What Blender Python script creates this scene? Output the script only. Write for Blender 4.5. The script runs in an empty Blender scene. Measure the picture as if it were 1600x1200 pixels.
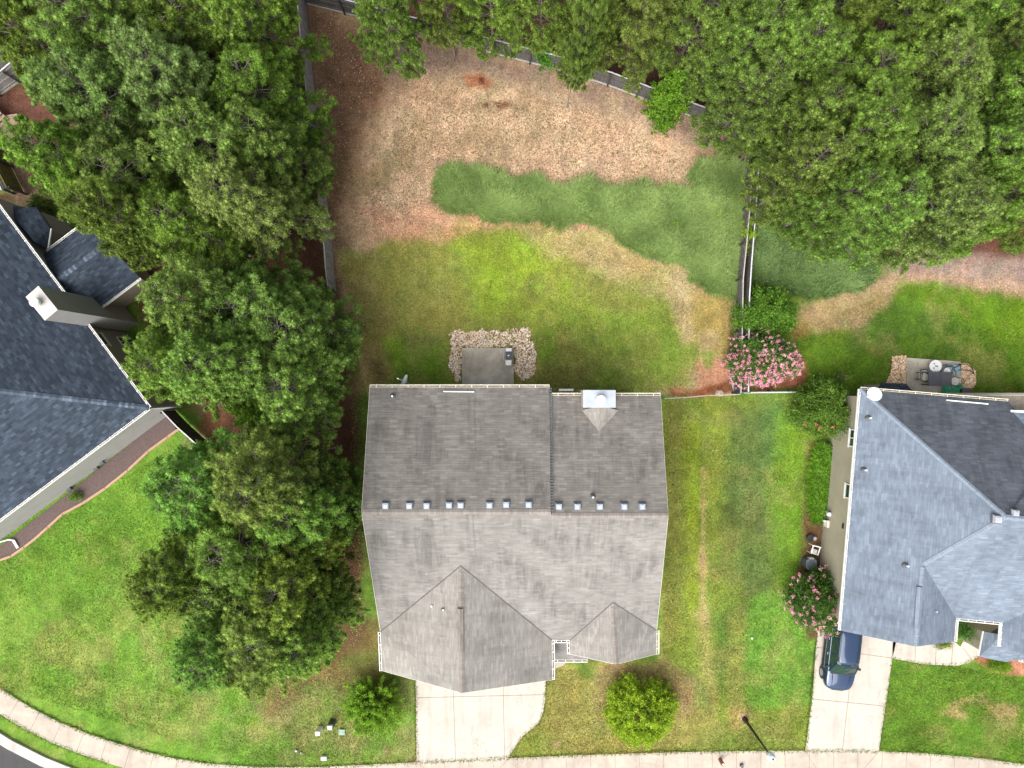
import bpy, math, random
import numpy as np
from mathutils import Vector
R = math.radians
random.seed(7); RNG = np.random.default_rng(7)
scene = bpy.context.scene
COL = scene.collection
# ---------------------------------------------------------------- camera, sky, sun, exposure
H = 46.3; F = 1111.0                      # drone height above the ground in metres; focal length in photo pixels (1600 wide)
cam_d = bpy.data.cameras.new('camera'); cam = bpy.data.objects.new('camera', cam_d); COL.objects.link(cam)
cam.location = (0, 0, H); cam.rotation_euler = (0, 0, 0)
cam_d.sensor_width = 36; cam_d.lens = 36 * F / 1600; cam_d.clip_end = 2000
scene.camera = cam
SUN_EL, SUN_AZ = 50.0, 210.0              # the light comes from the lower left of the picture
w = bpy.data.worlds.new('World'); scene.world = w; w.use_nodes = True
nt = w.node_tree; bg = nt.nodes['Background']
sky = nt.nodes.new('ShaderNodeTexSky'); sky.sky_type = 'NISHITA'; sky.sun_disc = False
sky.sun_elevation = R(SUN_EL); sky.sun_rotation = R(SUN_AZ); sky.dust_density = 6.0; sky.air_density = 1.3; sky.ozone_density = 0.6
hs = nt.nodes.new('ShaderNodeHueSaturation'); hs.inputs['Saturation'].default_value = 0.35; nt.links.new(sky.outputs[0], hs.inputs['Color']); nt.links.new(hs.outputs[0], bg.inputs[0]); bg.inputs[1].default_value = 0.15
sd = bpy.data.lights.new('sun', 'SUN'); so = bpy.data.objects.new('sun', sd); COL.objects.link(so)
sd.energy = 2.5; sd.angle = R(75); sd.color = (1.0, 0.97, 0.93)
_az = R(SUN_AZ)
so.rotation_euler = Vector((math.sin(_az) * math.cos(R(SUN_EL)), math.cos(_az) * math.cos(R(SUN_EL)), math.sin(R(SUN_EL)))).to_track_quat('Z', 'Y').to_euler()
scene.view_settings.view_transform = 'Standard'; scene.view_settings.look = 'None'
scene.view_settings.exposure = 0.74; scene.view_settings.gamma = 1.0

# ---------------------------------------------------------------- helpers
def P(px, py, z=0.0):
    k = (H - z) / F
    return Vector(((px - 800) * k, (600 - py) * k, z))
def on_plane(px, py, p0, n):
    d = Vector(((px - 800) / F, (600 - py) / F, -1.0)); o = Vector((0, 0, H))
    t = (p0 - o).dot(n) / d.dot(n)
    return o + d * t
def lin(c):
    c = c / 255.0
    return c / 12.92 if c <= 0.04045 else ((c + 0.055) / 1.055) ** 2.4
KEXP = 1.75
def ph(r, g, b, k=None):
    k_ = (r * .3 + g * .59 + b * .11) * .10; r, g, b = r * .9 + k_, g * .9 + k_, b * .9 + k_                  # surface colour from the colour it has in daylight
    k = k or KEXP
    return (lin(r) / k, lin(g) / k, lin(b) / k)
class MB:
    def __init__(s): s.v = []; s.f = []; s.uv = []
    def face(s, pts, uvs=None):
        i = len(s.v); s.v += [tuple(p) for p in pts]; s.f.append(tuple(range(i, i + len(pts))))
        s.uv.append(uvs or [(p[0], p[1]) for p in pts]); return s
    def box(s, c, size, ax=(1, 0, 0), up=(0, 0, 1)):
        c = Vector(c); x = Vector(ax).normalized(); z = Vector(up).normalized(); y = z.cross(x).normalized(); z = x.cross(y)
        a, b, d = size[0] / 2, size[1] / 2, size[2] / 2
        q = [c + x * i * a + y * j * b + z * k * d for k in (-1, 1) for j in (-1, 1) for i in (-1, 1)]
        for f in ((0, 2, 3, 1), (4, 5, 7, 6), (0, 1, 5, 4), (2, 6, 7, 3), (0, 4, 6, 2), (1, 3, 7, 5)):
            s.face([q[k] for k in f])
        return s
    def bar(s, a, b, wd, ht, up=(0, 0, 1)):
        a = Vector(a); b = Vector(b); d = b - a
        if d.length < 1e-5: return s
        return s.box((a + b) / 2, (d.length, wd, ht), d, up)
    def frustum(s, c, lo, hi, h, yaw=0):
        c = Vector(c); ca, sa = math.cos(yaw), math.sin(yaw)
        def q(w2, d2, z): return [c + Vector((x * ca - y * sa, x * sa + y * ca, z)) for x, y in ((-w2, -d2), (w2, -d2), (w2, d2), (-w2, d2))]
        A = q(lo[0] / 2, lo[1] / 2, 0); B = q(hi[0] / 2, hi[1] / 2, h)
        s.face(A[::-1]); s.face(B)
        for i in range(4): s.face([A[i], A[(i + 1) % 4], B[(i + 1) % 4], B[i]])
        return s
    def tube(s, pts, rad, n=8, cap=True):
        pts = [Vector(p) for p in pts]; rad = rad if isinstance(rad, (list, tuple)) else [rad] * len(pts); rings = []
        for i, p in enumerate(pts):
            d = (pts[min(i + 1, len(pts) - 1)] - pts[max(i - 1, 0)])
            d = d.normalized() if d.length > 1e-6 else Vector((0, 0, 1))
            u = d.cross(Vector((0, 0, 1)));
            if u.length < 0.05: u = d.cross(Vector((1, 0, 0)))
            u.normalize(); v = d.cross(u)
            rings.append([p + (u * math.cos(2 * math.pi * k / n) + v * math.sin(2 * math.pi * k / n)) * rad[i] for k in range(n)])
        b = len(s.v)
        for r_ in rings: s.v += [tuple(q) for q in r_]
        for i in range(len(rings) - 1):
            for k in range(n):
                k2 = (k + 1) % n
                s.f.append((b + i * n + k, b + i * n + k2, b + (i + 1) * n + k2, b + (i + 1) * n + k)); s.uv.append([(0, 0)] * 4)
        if cap:
            s.f.append(tuple(b + k for k in range(n))[::-1]); s.uv.append([(0, 0)] * n)
            m = b + (len(rings) - 1) * n
            s.f.append(tuple(m + k for k in range(n))); s.uv.append([(0, 0)] * n)
        return s
    def prism(s, poly, z0, z1):            # poly: list of (x, y)
        a = [Vector((p[0], p[1], z0)) for p in poly]; b = [Vector((p[0], p[1], z1)) for p in poly]
        s.face(b); s.face(a[::-1]); n = len(poly)
        for i in range(n): s.face([a[i], a[(i + 1) % n], b[(i + 1) % n], b[i]])
        return s
    def extrude(s, pts, d):                # closed solid between a polygon and its copy shifted by d
        pts = [Vector(p) for p in pts]; d = Vector(d); q = [p + d for p in pts]; n = len(pts)
        s.face(pts); s.face(q[::-1])
        for i in range(n): s.face([pts[i], pts[(i + 1) % n], q[(i + 1) % n], q[i]])
        return s
    def roofplane(s, pts, eave, th=0.14):
        pts = [Vector(p) for p in pts]; u = Vector((eave[0], eave[1], 0)).normalized()
        n = (pts[1] - pts[0]).cross(pts[2] - pts[0]).normalized()
        if n.z < 0: n = -n; pts = pts[::-1]
        v = n.cross(u)
        s.face(pts, [(p.dot(u), p.dot(v)) for p in pts])
        q = [p - Vector((0, 0, th)) for p in pts]; s.face(q[::-1]); m = len(pts)
        for i in range(m): s.face([pts[i], q[i], q[(i + 1) % m], pts[(i + 1) % m]])
        return s
    def build(s, name, mat, parent=None, origin=None, smooth=False):
        if parent is not None: o0 = Vector(parent.get('_w', (0, 0, 0)))
        elif origin is not None: o0 = Vector(origin)
        else:
            a = np.array(s.v); o0 = Vector((float(a[:, 0].mean()), float(a[:, 1].mean()), float(a[:, 2].min())))
        me = bpy.data.meshes.new(name)
        me.from_pydata([(x - o0.x, y - o0.y, z - o0.z) for x, y, z in s.v], [], s.f)
        ul = me.uv_layers.new(name='UVMap'); fl = [c for u in s.uv for q in u for c in q]
        if len(fl) == 2 * len(me.loops): ul.data.foreach_set('uv', fl)
        me.materials.append(mat)
        if smooth: me.polygons.foreach_set('use_smooth', [True] * len(me.polygons))
        me.update()
        ob = bpy.data.objects.new(name, me); COL.objects.link(ob); ob['_w'] = tuple(o0)
        if parent is not None: ob.parent = parent
        else: ob.location = o0
        return ob
def thing(name, label, cat, loc, group=None):
    o = bpy.data.objects.new(name, None); COL.objects.link(o); o.location = loc; o['_w'] = tuple(loc)
    o.empty_display_size = 0.3
    return tag(o, label, cat, group)
def tag(o, label, cat, group=None):
    o['label'] = label; o['category'] = cat
    if group: o['group'] = group
    return o
def struct(o): o['kind'] = 'structure'; return o
def fastmesh(name, V, Fc, mat, tint=None, col=None, parent=None, loc=None):
    me = bpy.data.meshes.new(name); V = np.asarray(V, np.float32); Fc = np.asarray(Fc, np.int32); m, k = Fc.shape
    me.vertices.add(len(V)); me.vertices.foreach_set('co', V.ravel())
    me.loops.add(m * k); me.loops.foreach_set('vertex_index', Fc.ravel())
    me.polygons.add(m); me.polygons.foreach_set('loop_start', np.arange(0, m * k, k, dtype=np.int32))
    try: me.polygons.foreach_set('loop_total', np.full(m, k, np.int32))
    except Exception: pass
    me.update(calc_edges=True)
    if tint is not None:
        a = me.attributes.new('tint', 'FLOAT', 'FACE'); a.data.foreach_set('value', np.asarray(tint, np.float32))
    if col is not None:
        a = me.attributes.new('gcol', 'FLOAT_COLOR', 'POINT' if len(col) == len(V) else 'FACE')
        a.data.foreach_set('color', np.c_[col, np.ones(len(col))].astype(np.float32).ravel())
    me.materials.append(mat)
    if name is None: return me
    ob = bpy.data.objects.new(name, me); COL.objects.link(ob)
    if parent is not None: ob.parent = parent
    if loc is not None: ob.location = loc
    return ob

# ---------------------------------------------------------------- materials
class N:
    def __init__(s, name):
        s.m = bpy.data.materials.new(name); s.m.use_nodes = True; s.t = s.m.node_tree; s.b = s.t.nodes['Principled BSDF']
        s.b.inputs['Specular IOR Level'].default_value = 0.3; s.tc = None
    def new(s, k, **kw):
        n = s.t.nodes.new(k)
        for a, v in kw.items(): setattr(n, a, v)
        return n
    def L(s, a, b): s.t.links.new(a, b)
    def coord(s, kind='Object'):
        if not s.tc: s.tc = s.new('ShaderNodeTexCoord')
        return s.tc.outputs[kind]
    def mapping(s, src, scale, rot=0):
        m = s.new('ShaderNodeMapping'); m.inputs['Scale'].default_value = scale; m.inputs['Rotation'].default_value = (0, 0, rot)
        s.L(src, m.inputs['Vector']); return m.outputs[0]
    def noise(s, vec, scale, detail=3, rough=0.6, dist=0):
        n = s.new('ShaderNodeTexNoise'); n.inputs['Scale'].default_value = scale; n.inputs['Detail'].default_value = detail
        n.inputs['Roughness'].default_value = rough; n.inputs['Distortion'].default_value = dist
        if vec: s.L(vec, n.inputs['Vector'])
        return n.outputs['Fac']
    def rng(s, v, a, b, c=0.0, d=1.0):
        n = s.new('ShaderNodeMapRange'); n.inputs[1].default_value = a; n.inputs[2].default_value = b; n.inputs[3].default_value = c; n.inputs[4].default_value = d
        s.L(v, n.inputs[0]); return n.outputs[0]
    def mix(s, fac, a, b, mode='MIX'):
        n = s.new('ShaderNodeMix', data_type='RGBA', blend_type=mode)
        for inp, v in ((n.inputs[0], fac), (n.inputs[6], a), (n.inputs[7], b)):
            if isinstance(v, (int, float)): inp.default_value = v
            elif isinstance(v, (tuple, list)): inp.default_value = (*v[:3], 1)
            else: s.L(v, inp)
        return n.outputs[2]
    def mul(s, col, fac):                   # colour times a scalar socket
        n = s.new('ShaderNodeVectorMath', operation='SCALE'); s.L(col, n.inputs[0])
        if isinstance(fac, (int, float)): n.inputs['Scale'].default_value = fac
        else: s.L(fac, n.inputs['Scale'])
        return n.outputs[0]
    def math(s, op, a, b):
        n = s.new('ShaderNodeMath', operation=op)
        for i, v in enumerate((a, b)):
            if isinstance(v, (int, float)): n.inputs[i].default_value = v
            else: s.L(v, n.inputs[i])
        return n.outputs[0]
    def bump(s, h, strength=0.4, dist=0.02):
        n = s.new('ShaderNodeBump'); n.inputs['Strength'].default_value = strength; n.inputs['Distance'].default_value = dist
        s.L(h, n.inputs['Height']); s.L(n.outputs[0], s.b.inputs['Normal'])
    def out(s, col, rough=0.9, metal=0.0, spec=None):
        if isinstance(col, (tuple, list)): s.b.inputs['Base Color'].default_value = (*col[:3], 1)
        else: s.L(col, s.b.inputs['Base Color'])
        s.b.inputs['Roughness'].default_value = rough; s.b.inputs['Metallic'].default_value = metal
        if spec is not None: s.b.inputs['Specular IOR Level'].default_value = spec
        return s.m
def simple(name, col, rough=0.6, metal=0.0, var=0.12, scale=3.0, spec=0.4):
    n = N(name); v = n.noise(n.coord(), scale, 4)
    c = n.mix(n.rng(v, 0.3, 0.7), tuple(x * (1 - var) for x in col), tuple(min(1, x * (1 + var)) for x in col))
    return n.out(c, rough, metal, spec)
def shingle(name, A, B, streak=0.3, course=0.145, dark=0.78, accent=0.0, tabw=0.42):
    n = N(name); uv = n.coord('UV'); sp = n.new('ShaderNodeSeparateXYZ'); n.L(uv, sp.inputs[0])
    wob = n.math('MULTIPLY', n.math('SUBTRACT', n.noise(uv, 0.8, 2), 0.5), 0.05)
    vv = n.math('DIVIDE', n.math('ADD', sp.outputs['Y'], wob), course); row = n.math('FLOOR', vv, 0.0); fr = n.math('FRACT', vv, 0.0)
    wr = n.new('ShaderNodeTexWhiteNoise', noise_dimensions='1D'); n.L(row, wr.inputs['W'])
    uu = n.math('ADD', n.math('DIVIDE', sp.outputs['X'], tabw), n.math('MULTIPLY', wr.outputs['Value'], 9.0)); cell = n.math('FLOOR', uu, 0.0)
    cb = n.new('ShaderNodeCombineXYZ'); n.L(cell, cb.inputs[0]); n.L(row, cb.inputs[1])
    wn = n.new('ShaderNodeTexWhiteNoise', noise_dimensions='2D'); n.L(cb.outputs[0], wn.inputs['Vector'])
    tabs = n.noise(n.mapping(uv, (1.3, 8.0, 1)), 1.0, 3, 0.75)
    st = n.noise(n.mapping(uv, (2.6, 0.30, 1)), 1.0, 6, 0.72, 0.6)
    big = n.noise(uv, 0.4, 5, 0.65); gran = n.noise(uv, 30, 2, 0.8)
    c = n.mix(wn.outputs['Value'], A, B)
    c = n.mul(c, n.rng(wn.outputs['Value'], 0.82, 1.0, 1.0, 1.0 + accent * 2))
    c = n.mul(c, n.rng(tabs, 0.3, 0.7, 0.84, 1.16))
    stm = n.math('MULTIPLY', n.rng(st, 0.40, 0.62, 1.0, 0.0), n.rng(n.noise(uv, 0.55, 3), .42, .60, .15, 1.0)); c = n.mul(c, n.rng(stm, 0.0, 1.0, 1.06, 1 - streak))
    c = n.mul(c, n.rng(big, 0.3, 0.7, 0.86, 1.14))
    c = n.mul(c, n.rng(gran, 0.2, 0.8, 0.9, 1.1))
    c = n.mul(c, n.rng(fr, 0.0, 0.16, dark, 1.0))
    n.bump(n.math('ADD', fr, n.math('MULTIPLY', gran, 0.4)), 0.45, 0.01)
    return n.out(c, 0.92, 0, 0.2)
def siding(name, col, lap=0.18):
    n = N(name); oc = n.coord(); sep = n.new('ShaderNodeSeparateXYZ'); n.L(oc, sep.inputs[0])
    fr = n.math('FRACT', n.math('DIVIDE', sep.outputs['Z'], lap), 0.0)
    c = n.mix(n.rng(n.noise(oc, 1.2, 4), 0.3, 0.7), tuple(x * 0.92 for x in col), tuple(x * 1.06 for x in col))
    c = n.mul(c, n.rng(fr, 0.0, 0.12, 0.72, 1.0)); n.bump(fr, 0.6, 0.012)
    return n.out(c, 0.7, 0, 0.3)
def concrete(name, col, stain, amt=0.5, sc=0.5):
    n = N(name); oc = n.coord()
    c = n.mix(n.rng(n.noise(oc, sc, 6, 0.66), 0.42, 0.62, 0, amt), col, stain)
    c = n.mul(c, n.rng(n.noise(oc, 3.3, 5, 0.7), 0.25, 0.75, 0.92, 1.06))
    tm = n.noise(n.mapping(oc, (1.4, .16, 1)), 1.0, 4, .6); c = n.mul(c, n.rng(tm, .5, .68, 1.0, .86))
    vo = n.new('ShaderNodeTexVoronoi', feature='DISTANCE_TO_EDGE'); vo.inputs['Scale'].default_value = .35; wv_ = n.new('ShaderNodeVectorMath', operation='ADD'); nz = n.new('ShaderNodeTexNoise'); nz.inputs['Scale'].default_value = 1.5; nz.inputs['Detail'].default_value = 5; n.L(oc, nz.inputs['Vector']); n.L(oc, wv_.inputs[0]); n.L(nz.outputs['Color'], wv_.inputs[1]); n.L(wv_.outputs[0], vo.inputs['Vector'])
    c = n.mul(c, n.rng(n.math('ADD', vo.outputs['Distance'], n.rng(n.noise(oc, .4, 2), .45, .55, .03, 0)), 0.0, 0.008, .72, 1.0))
    g = n.noise(oc, 45, 3, 0.8); c = n.mul(c, n.rng(g, 0.2, 0.8, 0.93, 1.06)); n.bump(g, 0.15, 0.01)
    return n.out(c, 0.88, 0, 0.25)
def foliage(name, dark, light, trans=0.3, vary=0.18):
    n = N(name); at = n.new('ShaderNodeAttribute', attribute_name='tint'); oi = n.new('ShaderNodeObjectInfo')
    c = n.mix(at.outputs['Fac'], dark, light)
    c = n.mix(1.0, c, oi.outputs['Color'], 'MULTIPLY')
    c = n.mul(c, n.rng(n.noise(n.coord(), 0.9, 3), 0.3, 0.7, 1 - vary, 1 + vary))
    n.out(c, 0.55, 0, 0.25)
    tr = n.new('ShaderNodeBsdfTranslucent'); n.L(c, tr.inputs['Color']); mx = n.new('ShaderNodeMixShader'); mx.inputs[0].default_value = trans
    n.L(n.b.outputs[0], mx.inputs[1]); n.L(tr.outputs[0], mx.inputs[2]); n.L(mx.outputs[0], n.t.nodes['Material Output'].inputs['Surface'])
    return n.m
def bark(name, col): 
    n = N(name); v = n.noise(n.mapping(n.coord(), (8, 8, 1.5)), 1, 4, 0.7)
    n.bump(v, 0.6, 0.03); return n.out(n.mix(n.rng(v, 0.3, 0.7), tuple(x * 0.55 for x in col), tuple(x * 1.3 for x in col)), 0.95)
def wood(name, col, var=0.35):
    n = N(name); g = n.new('ShaderNodeNewGeometry'); v = n.noise(n.mapping(n.coord(), (7, 7, 1.0)), 1.0, 4, 0.7)
    c = n.mix(n.rng(v, 0.3, 0.7), tuple(x * (1 - var) for x in col), tuple(x * (1 + var) for x in col))
    c = n.mul(c, n.rng(n.noise(n.coord(), 14, 3), 0.25, 0.75, 0.8, 1.2))
    return n.out(c, 0.9, 0, 0.2)
M = {}
M['shingle_grey'] = shingle('weathered grey shingles', ph(146, 143, 139), ph(160, 156, 151), 0.30, accent=0.03)
M['shingle_pale'] = shingle('paler grey shingles', ph(160, 156, 150), ph(174, 169, 162), 0.20, accent=0.03)
M['shingle_stained_shaded'] = shingle('algae stained and shade darkened grey shingles', ph(132, 127, 122), ph(148, 143, 137), 0.26, accent=0.04)  # algae streaks, plus the rear slope's shade painted into the colour
M['shingle_blue_stained_shaded'] = shingle('algae stained and shade darkened blue grey shingles', ph(96, 102, 114), ph(112, 118, 130), 0.30, accent=0.02)  # darker than algae alone: shade of the rear slope is mixed into the tone
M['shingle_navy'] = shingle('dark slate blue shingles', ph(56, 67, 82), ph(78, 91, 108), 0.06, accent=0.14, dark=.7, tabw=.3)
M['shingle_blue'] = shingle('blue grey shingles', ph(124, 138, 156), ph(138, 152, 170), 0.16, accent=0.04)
M['cap_grey'] = shingle('grey ridge cap shingles', ph(168, 160, 152), ph(150, 143, 136), 0.1, 0.16)
M['cap_navy'] = shingle('slate ridge cap shingles', ph(72, 86, 104), ph(104, 118, 136), 0.1, 0.16, accent=0.2)
M['cap_blue'] = shingle('blue grey ridge cap shingles', ph(150, 164, 182), ph(142, 156, 174), 0.1, 0.16)
M['siding_tan'] = siding('tan lap siding', ph(205, 196, 172))
M['siding_grey'] = siding('grey lap siding', ph(206, 203, 203))
M['siding_beige'] = siding('beige lap siding', ph(214, 198, 178))
M['white'] = simple('white painted aluminium', (0.72, 0.72, 0.70), 0.45, 0, 0.06, 6)
M['tan_metal'] = simple('cream painted gutter metal', (0.62, 0.60, 0.50), 0.45, 0, 0.12, 5)
M['gutter_in'] = simple('gutter floor with silt', (0.20, 0.17, 0.12), 0.8, 0, 0.5, 4)
M['galv'] = simple('galvanised cap metal', (0.34, 0.37, 0.43), 0.45, 0.3, 0.1, 2.5)
M['cream_metal'] = simple('pale painted chimney cap', (0.43, 0.41, 0.385), 0.5, 0.05, 0.14, 2.5)
M['vent_metal'] = simple('roof vent metal', (0.27, 0.31, 0.37), 0.45, 0.3, 0.12, 4)
M['vent_dark2'] = simple('aged valley metal', ph(112, 108, 104), .8, 0, .2)
M['vent_dark'] = simple('dark vent flange', (0.09, 0.10, 0.11), 0.7)
M['black'] = simple('black plastic', (0.018, 0.019, 0.022), 0.5)
M['blackmetal'] = simple('black painted metal', (0.015, 0.018, 0.016), 0.38)
M['whiteplastic'] = simple('white plastic', (0.75, 0.75, 0.74), 0.4, 0, 0.04)
M['dishgrey'] = simple('light grey dish enamel', (0.50, 0.53, 0.57), 0.4, 0, 0.05)
M['greyplastic'] = simple('grey plastic', (0.36, 0.37, 0.40), 0.55)
M['darkgrey'] = simple('dark grey cover', (0.075, 0.078, 0.09), 0.6)
M['bluegrey'] = simple('blue grey sling fabric', (0.22, 0.30, 0.33), 0.8)
M['cushion'] = simple('cream cushion cloth', (0.58, 0.54, 0.48), 0.85)
M['hosegreen'] = simple('green garden hose', (0.02, 0.42, 0.20), 0.4)
M['glass'] = simple('dark window glass', (0.012, 0.03, 0.028), 0.06, 0, 0.3, 1, 0.9)
M['concrete'] = concrete('pale concrete paving', ph(232, 220, 206), ph(206, 196, 186), 0.55)
M['walkconcrete'] = concrete('sidewalk concrete', ph(222, 208, 190), ph(196, 182, 168), 0.7, 0.7)
M['patioconcrete'] = concrete('stained patio concrete', ph(255, 244, 226), ph(208, 196, 176), 0.95, 0.45)
M['joint'] = simple('paving joint dirt', ph(150, 132, 112), 0.95)
M['kerb'] = concrete('kerb concrete', ph(225, 220, 212), ph(200, 195, 188), 0.5)
M['asphalt'] = concrete('asphalt', (0.055, 0.055, 0.057), (0.07, 0.068, 0.066), 0.6)
M['fence'] = wood('weathered grey fence boards', (0.24, 0.23, 0.22))
M['fence_mid'] = wood('grey brown fence boards', (0.10, 0.095, 0.09))
M['fence_dark'] = wood('dark stained fence boards', (0.055, 0.05, 0.047))
M['fence_pale'] = wood('pale sun bleached rail', (0.36, 0.33, 0.31), 0.2)
M['fence_white'] = wood('pale grey fence cap', (0.50, 0.50, 0.52), 0.15)
M['deckwood'] = wood('brown deck boards', ph(190, 160, 140), 0.3)
M['mossy'] = wood('mossy treated timber', (0.11, 0.10, 0.03), 0.3)
M['tanboards'] = wood('tan deck boards', ph(222, 206, 184), 0.15)
M['pinebark'] = bark('pine bark', (0.20, 0.175, 0.15)); M['twig'] = bark('grey twig bark', (0.27, 0.23, 0.19))
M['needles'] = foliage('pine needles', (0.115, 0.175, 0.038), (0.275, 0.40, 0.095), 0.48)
M['leaves'] = foliage('broad leaves', (0.065, 0.13, 0.02), (0.26, 0.40, 0.06), 0.42)
M['petals'] = foliage('pink petals', (0.70, 0.21, 0.34), (0.92, 0.50, 0.60), 0.3, 0.1)
M['blade'] = foliage('long grass blades', (0.12, 0.20, 0.055), (0.40, 0.52, 0.22), 0.35)
M['mulch_red'] = simple('red mulch', ph(190, 112, 82), 0.95, 0, 0.35, 30)
M['edging'] = simple('terracotta bed edging', ph(216, 172, 142), 0.9, 0, 0.15, 10)

# ---------------------------------------------------------------- ground sheet with real surface colours per point
def vnoise(x, y, s, seed):
    x = x / s; y = y / s; r = np.random.default_rng(seed); T = r.random((256, 256))
    xi = np.floor(x).astype(int); yi = np.floor(y).astype(int); fx = x - xi; fy = y - yi
    fx = fx * fx * (3 - 2 * fx); fy = fy * fy * (3 - 2 * fy)
    g = lambda a, b: T[(xi + a) & 255, (yi + b) & 255]
    return (g(0, 0) * (1 - fx) + g(1, 0) * fx) * (1 - fy) + (g(0, 1) * (1 - fx) + g(1, 1) * fx) * fy
def fbm(x, y, s, seed, o=4):
    t = 0; a = 1.0; w_ = 0
    for i in range(o): t = t + a * vnoise(x, y, s / 2 ** i, seed + i); w_ += a; a *= 0.55
    return t / w_ * 2 - 1
def sdist(x, y, poly):                     # signed distance, positive inside (pixels)
    d = np.full(x.shape, 1e9); ins = np.zeros(x.shape, bool); n = len(poly)
    for i in range(n):
        ax, ay = poly[i]; bx, by = poly[(i + 1) % n]; ex, ey = bx - ax, by - ay
        t = np.clip(((x - ax) * ex + (y - ay) * ey) / (ex * ex + ey * ey + 1e-9), 0, 1)
        d = np.minimum(d, np.hypot(x - ax - t * ex, y - ay - t * ey))
        if ey != 0:
            c = ((ay > y) != (by > y)) & (x < ex * (y - ay) / ey + ax); ins ^= c
    return np.where(ins, d, -d)
DIRT = ph(206, 170, 130); TAN = ph(236, 198, 158); BROWN = ph(132, 98, 72); FLOOR = ph(112, 76, 58); STRAW = ph(188, 168, 112)
GY = ph(128, 152, 44); GB = ph(112, 164, 40); GD = ph(88, 128, 48); OL = ph(148, 140, 66); RED = ph(200, 142, 108)
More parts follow.
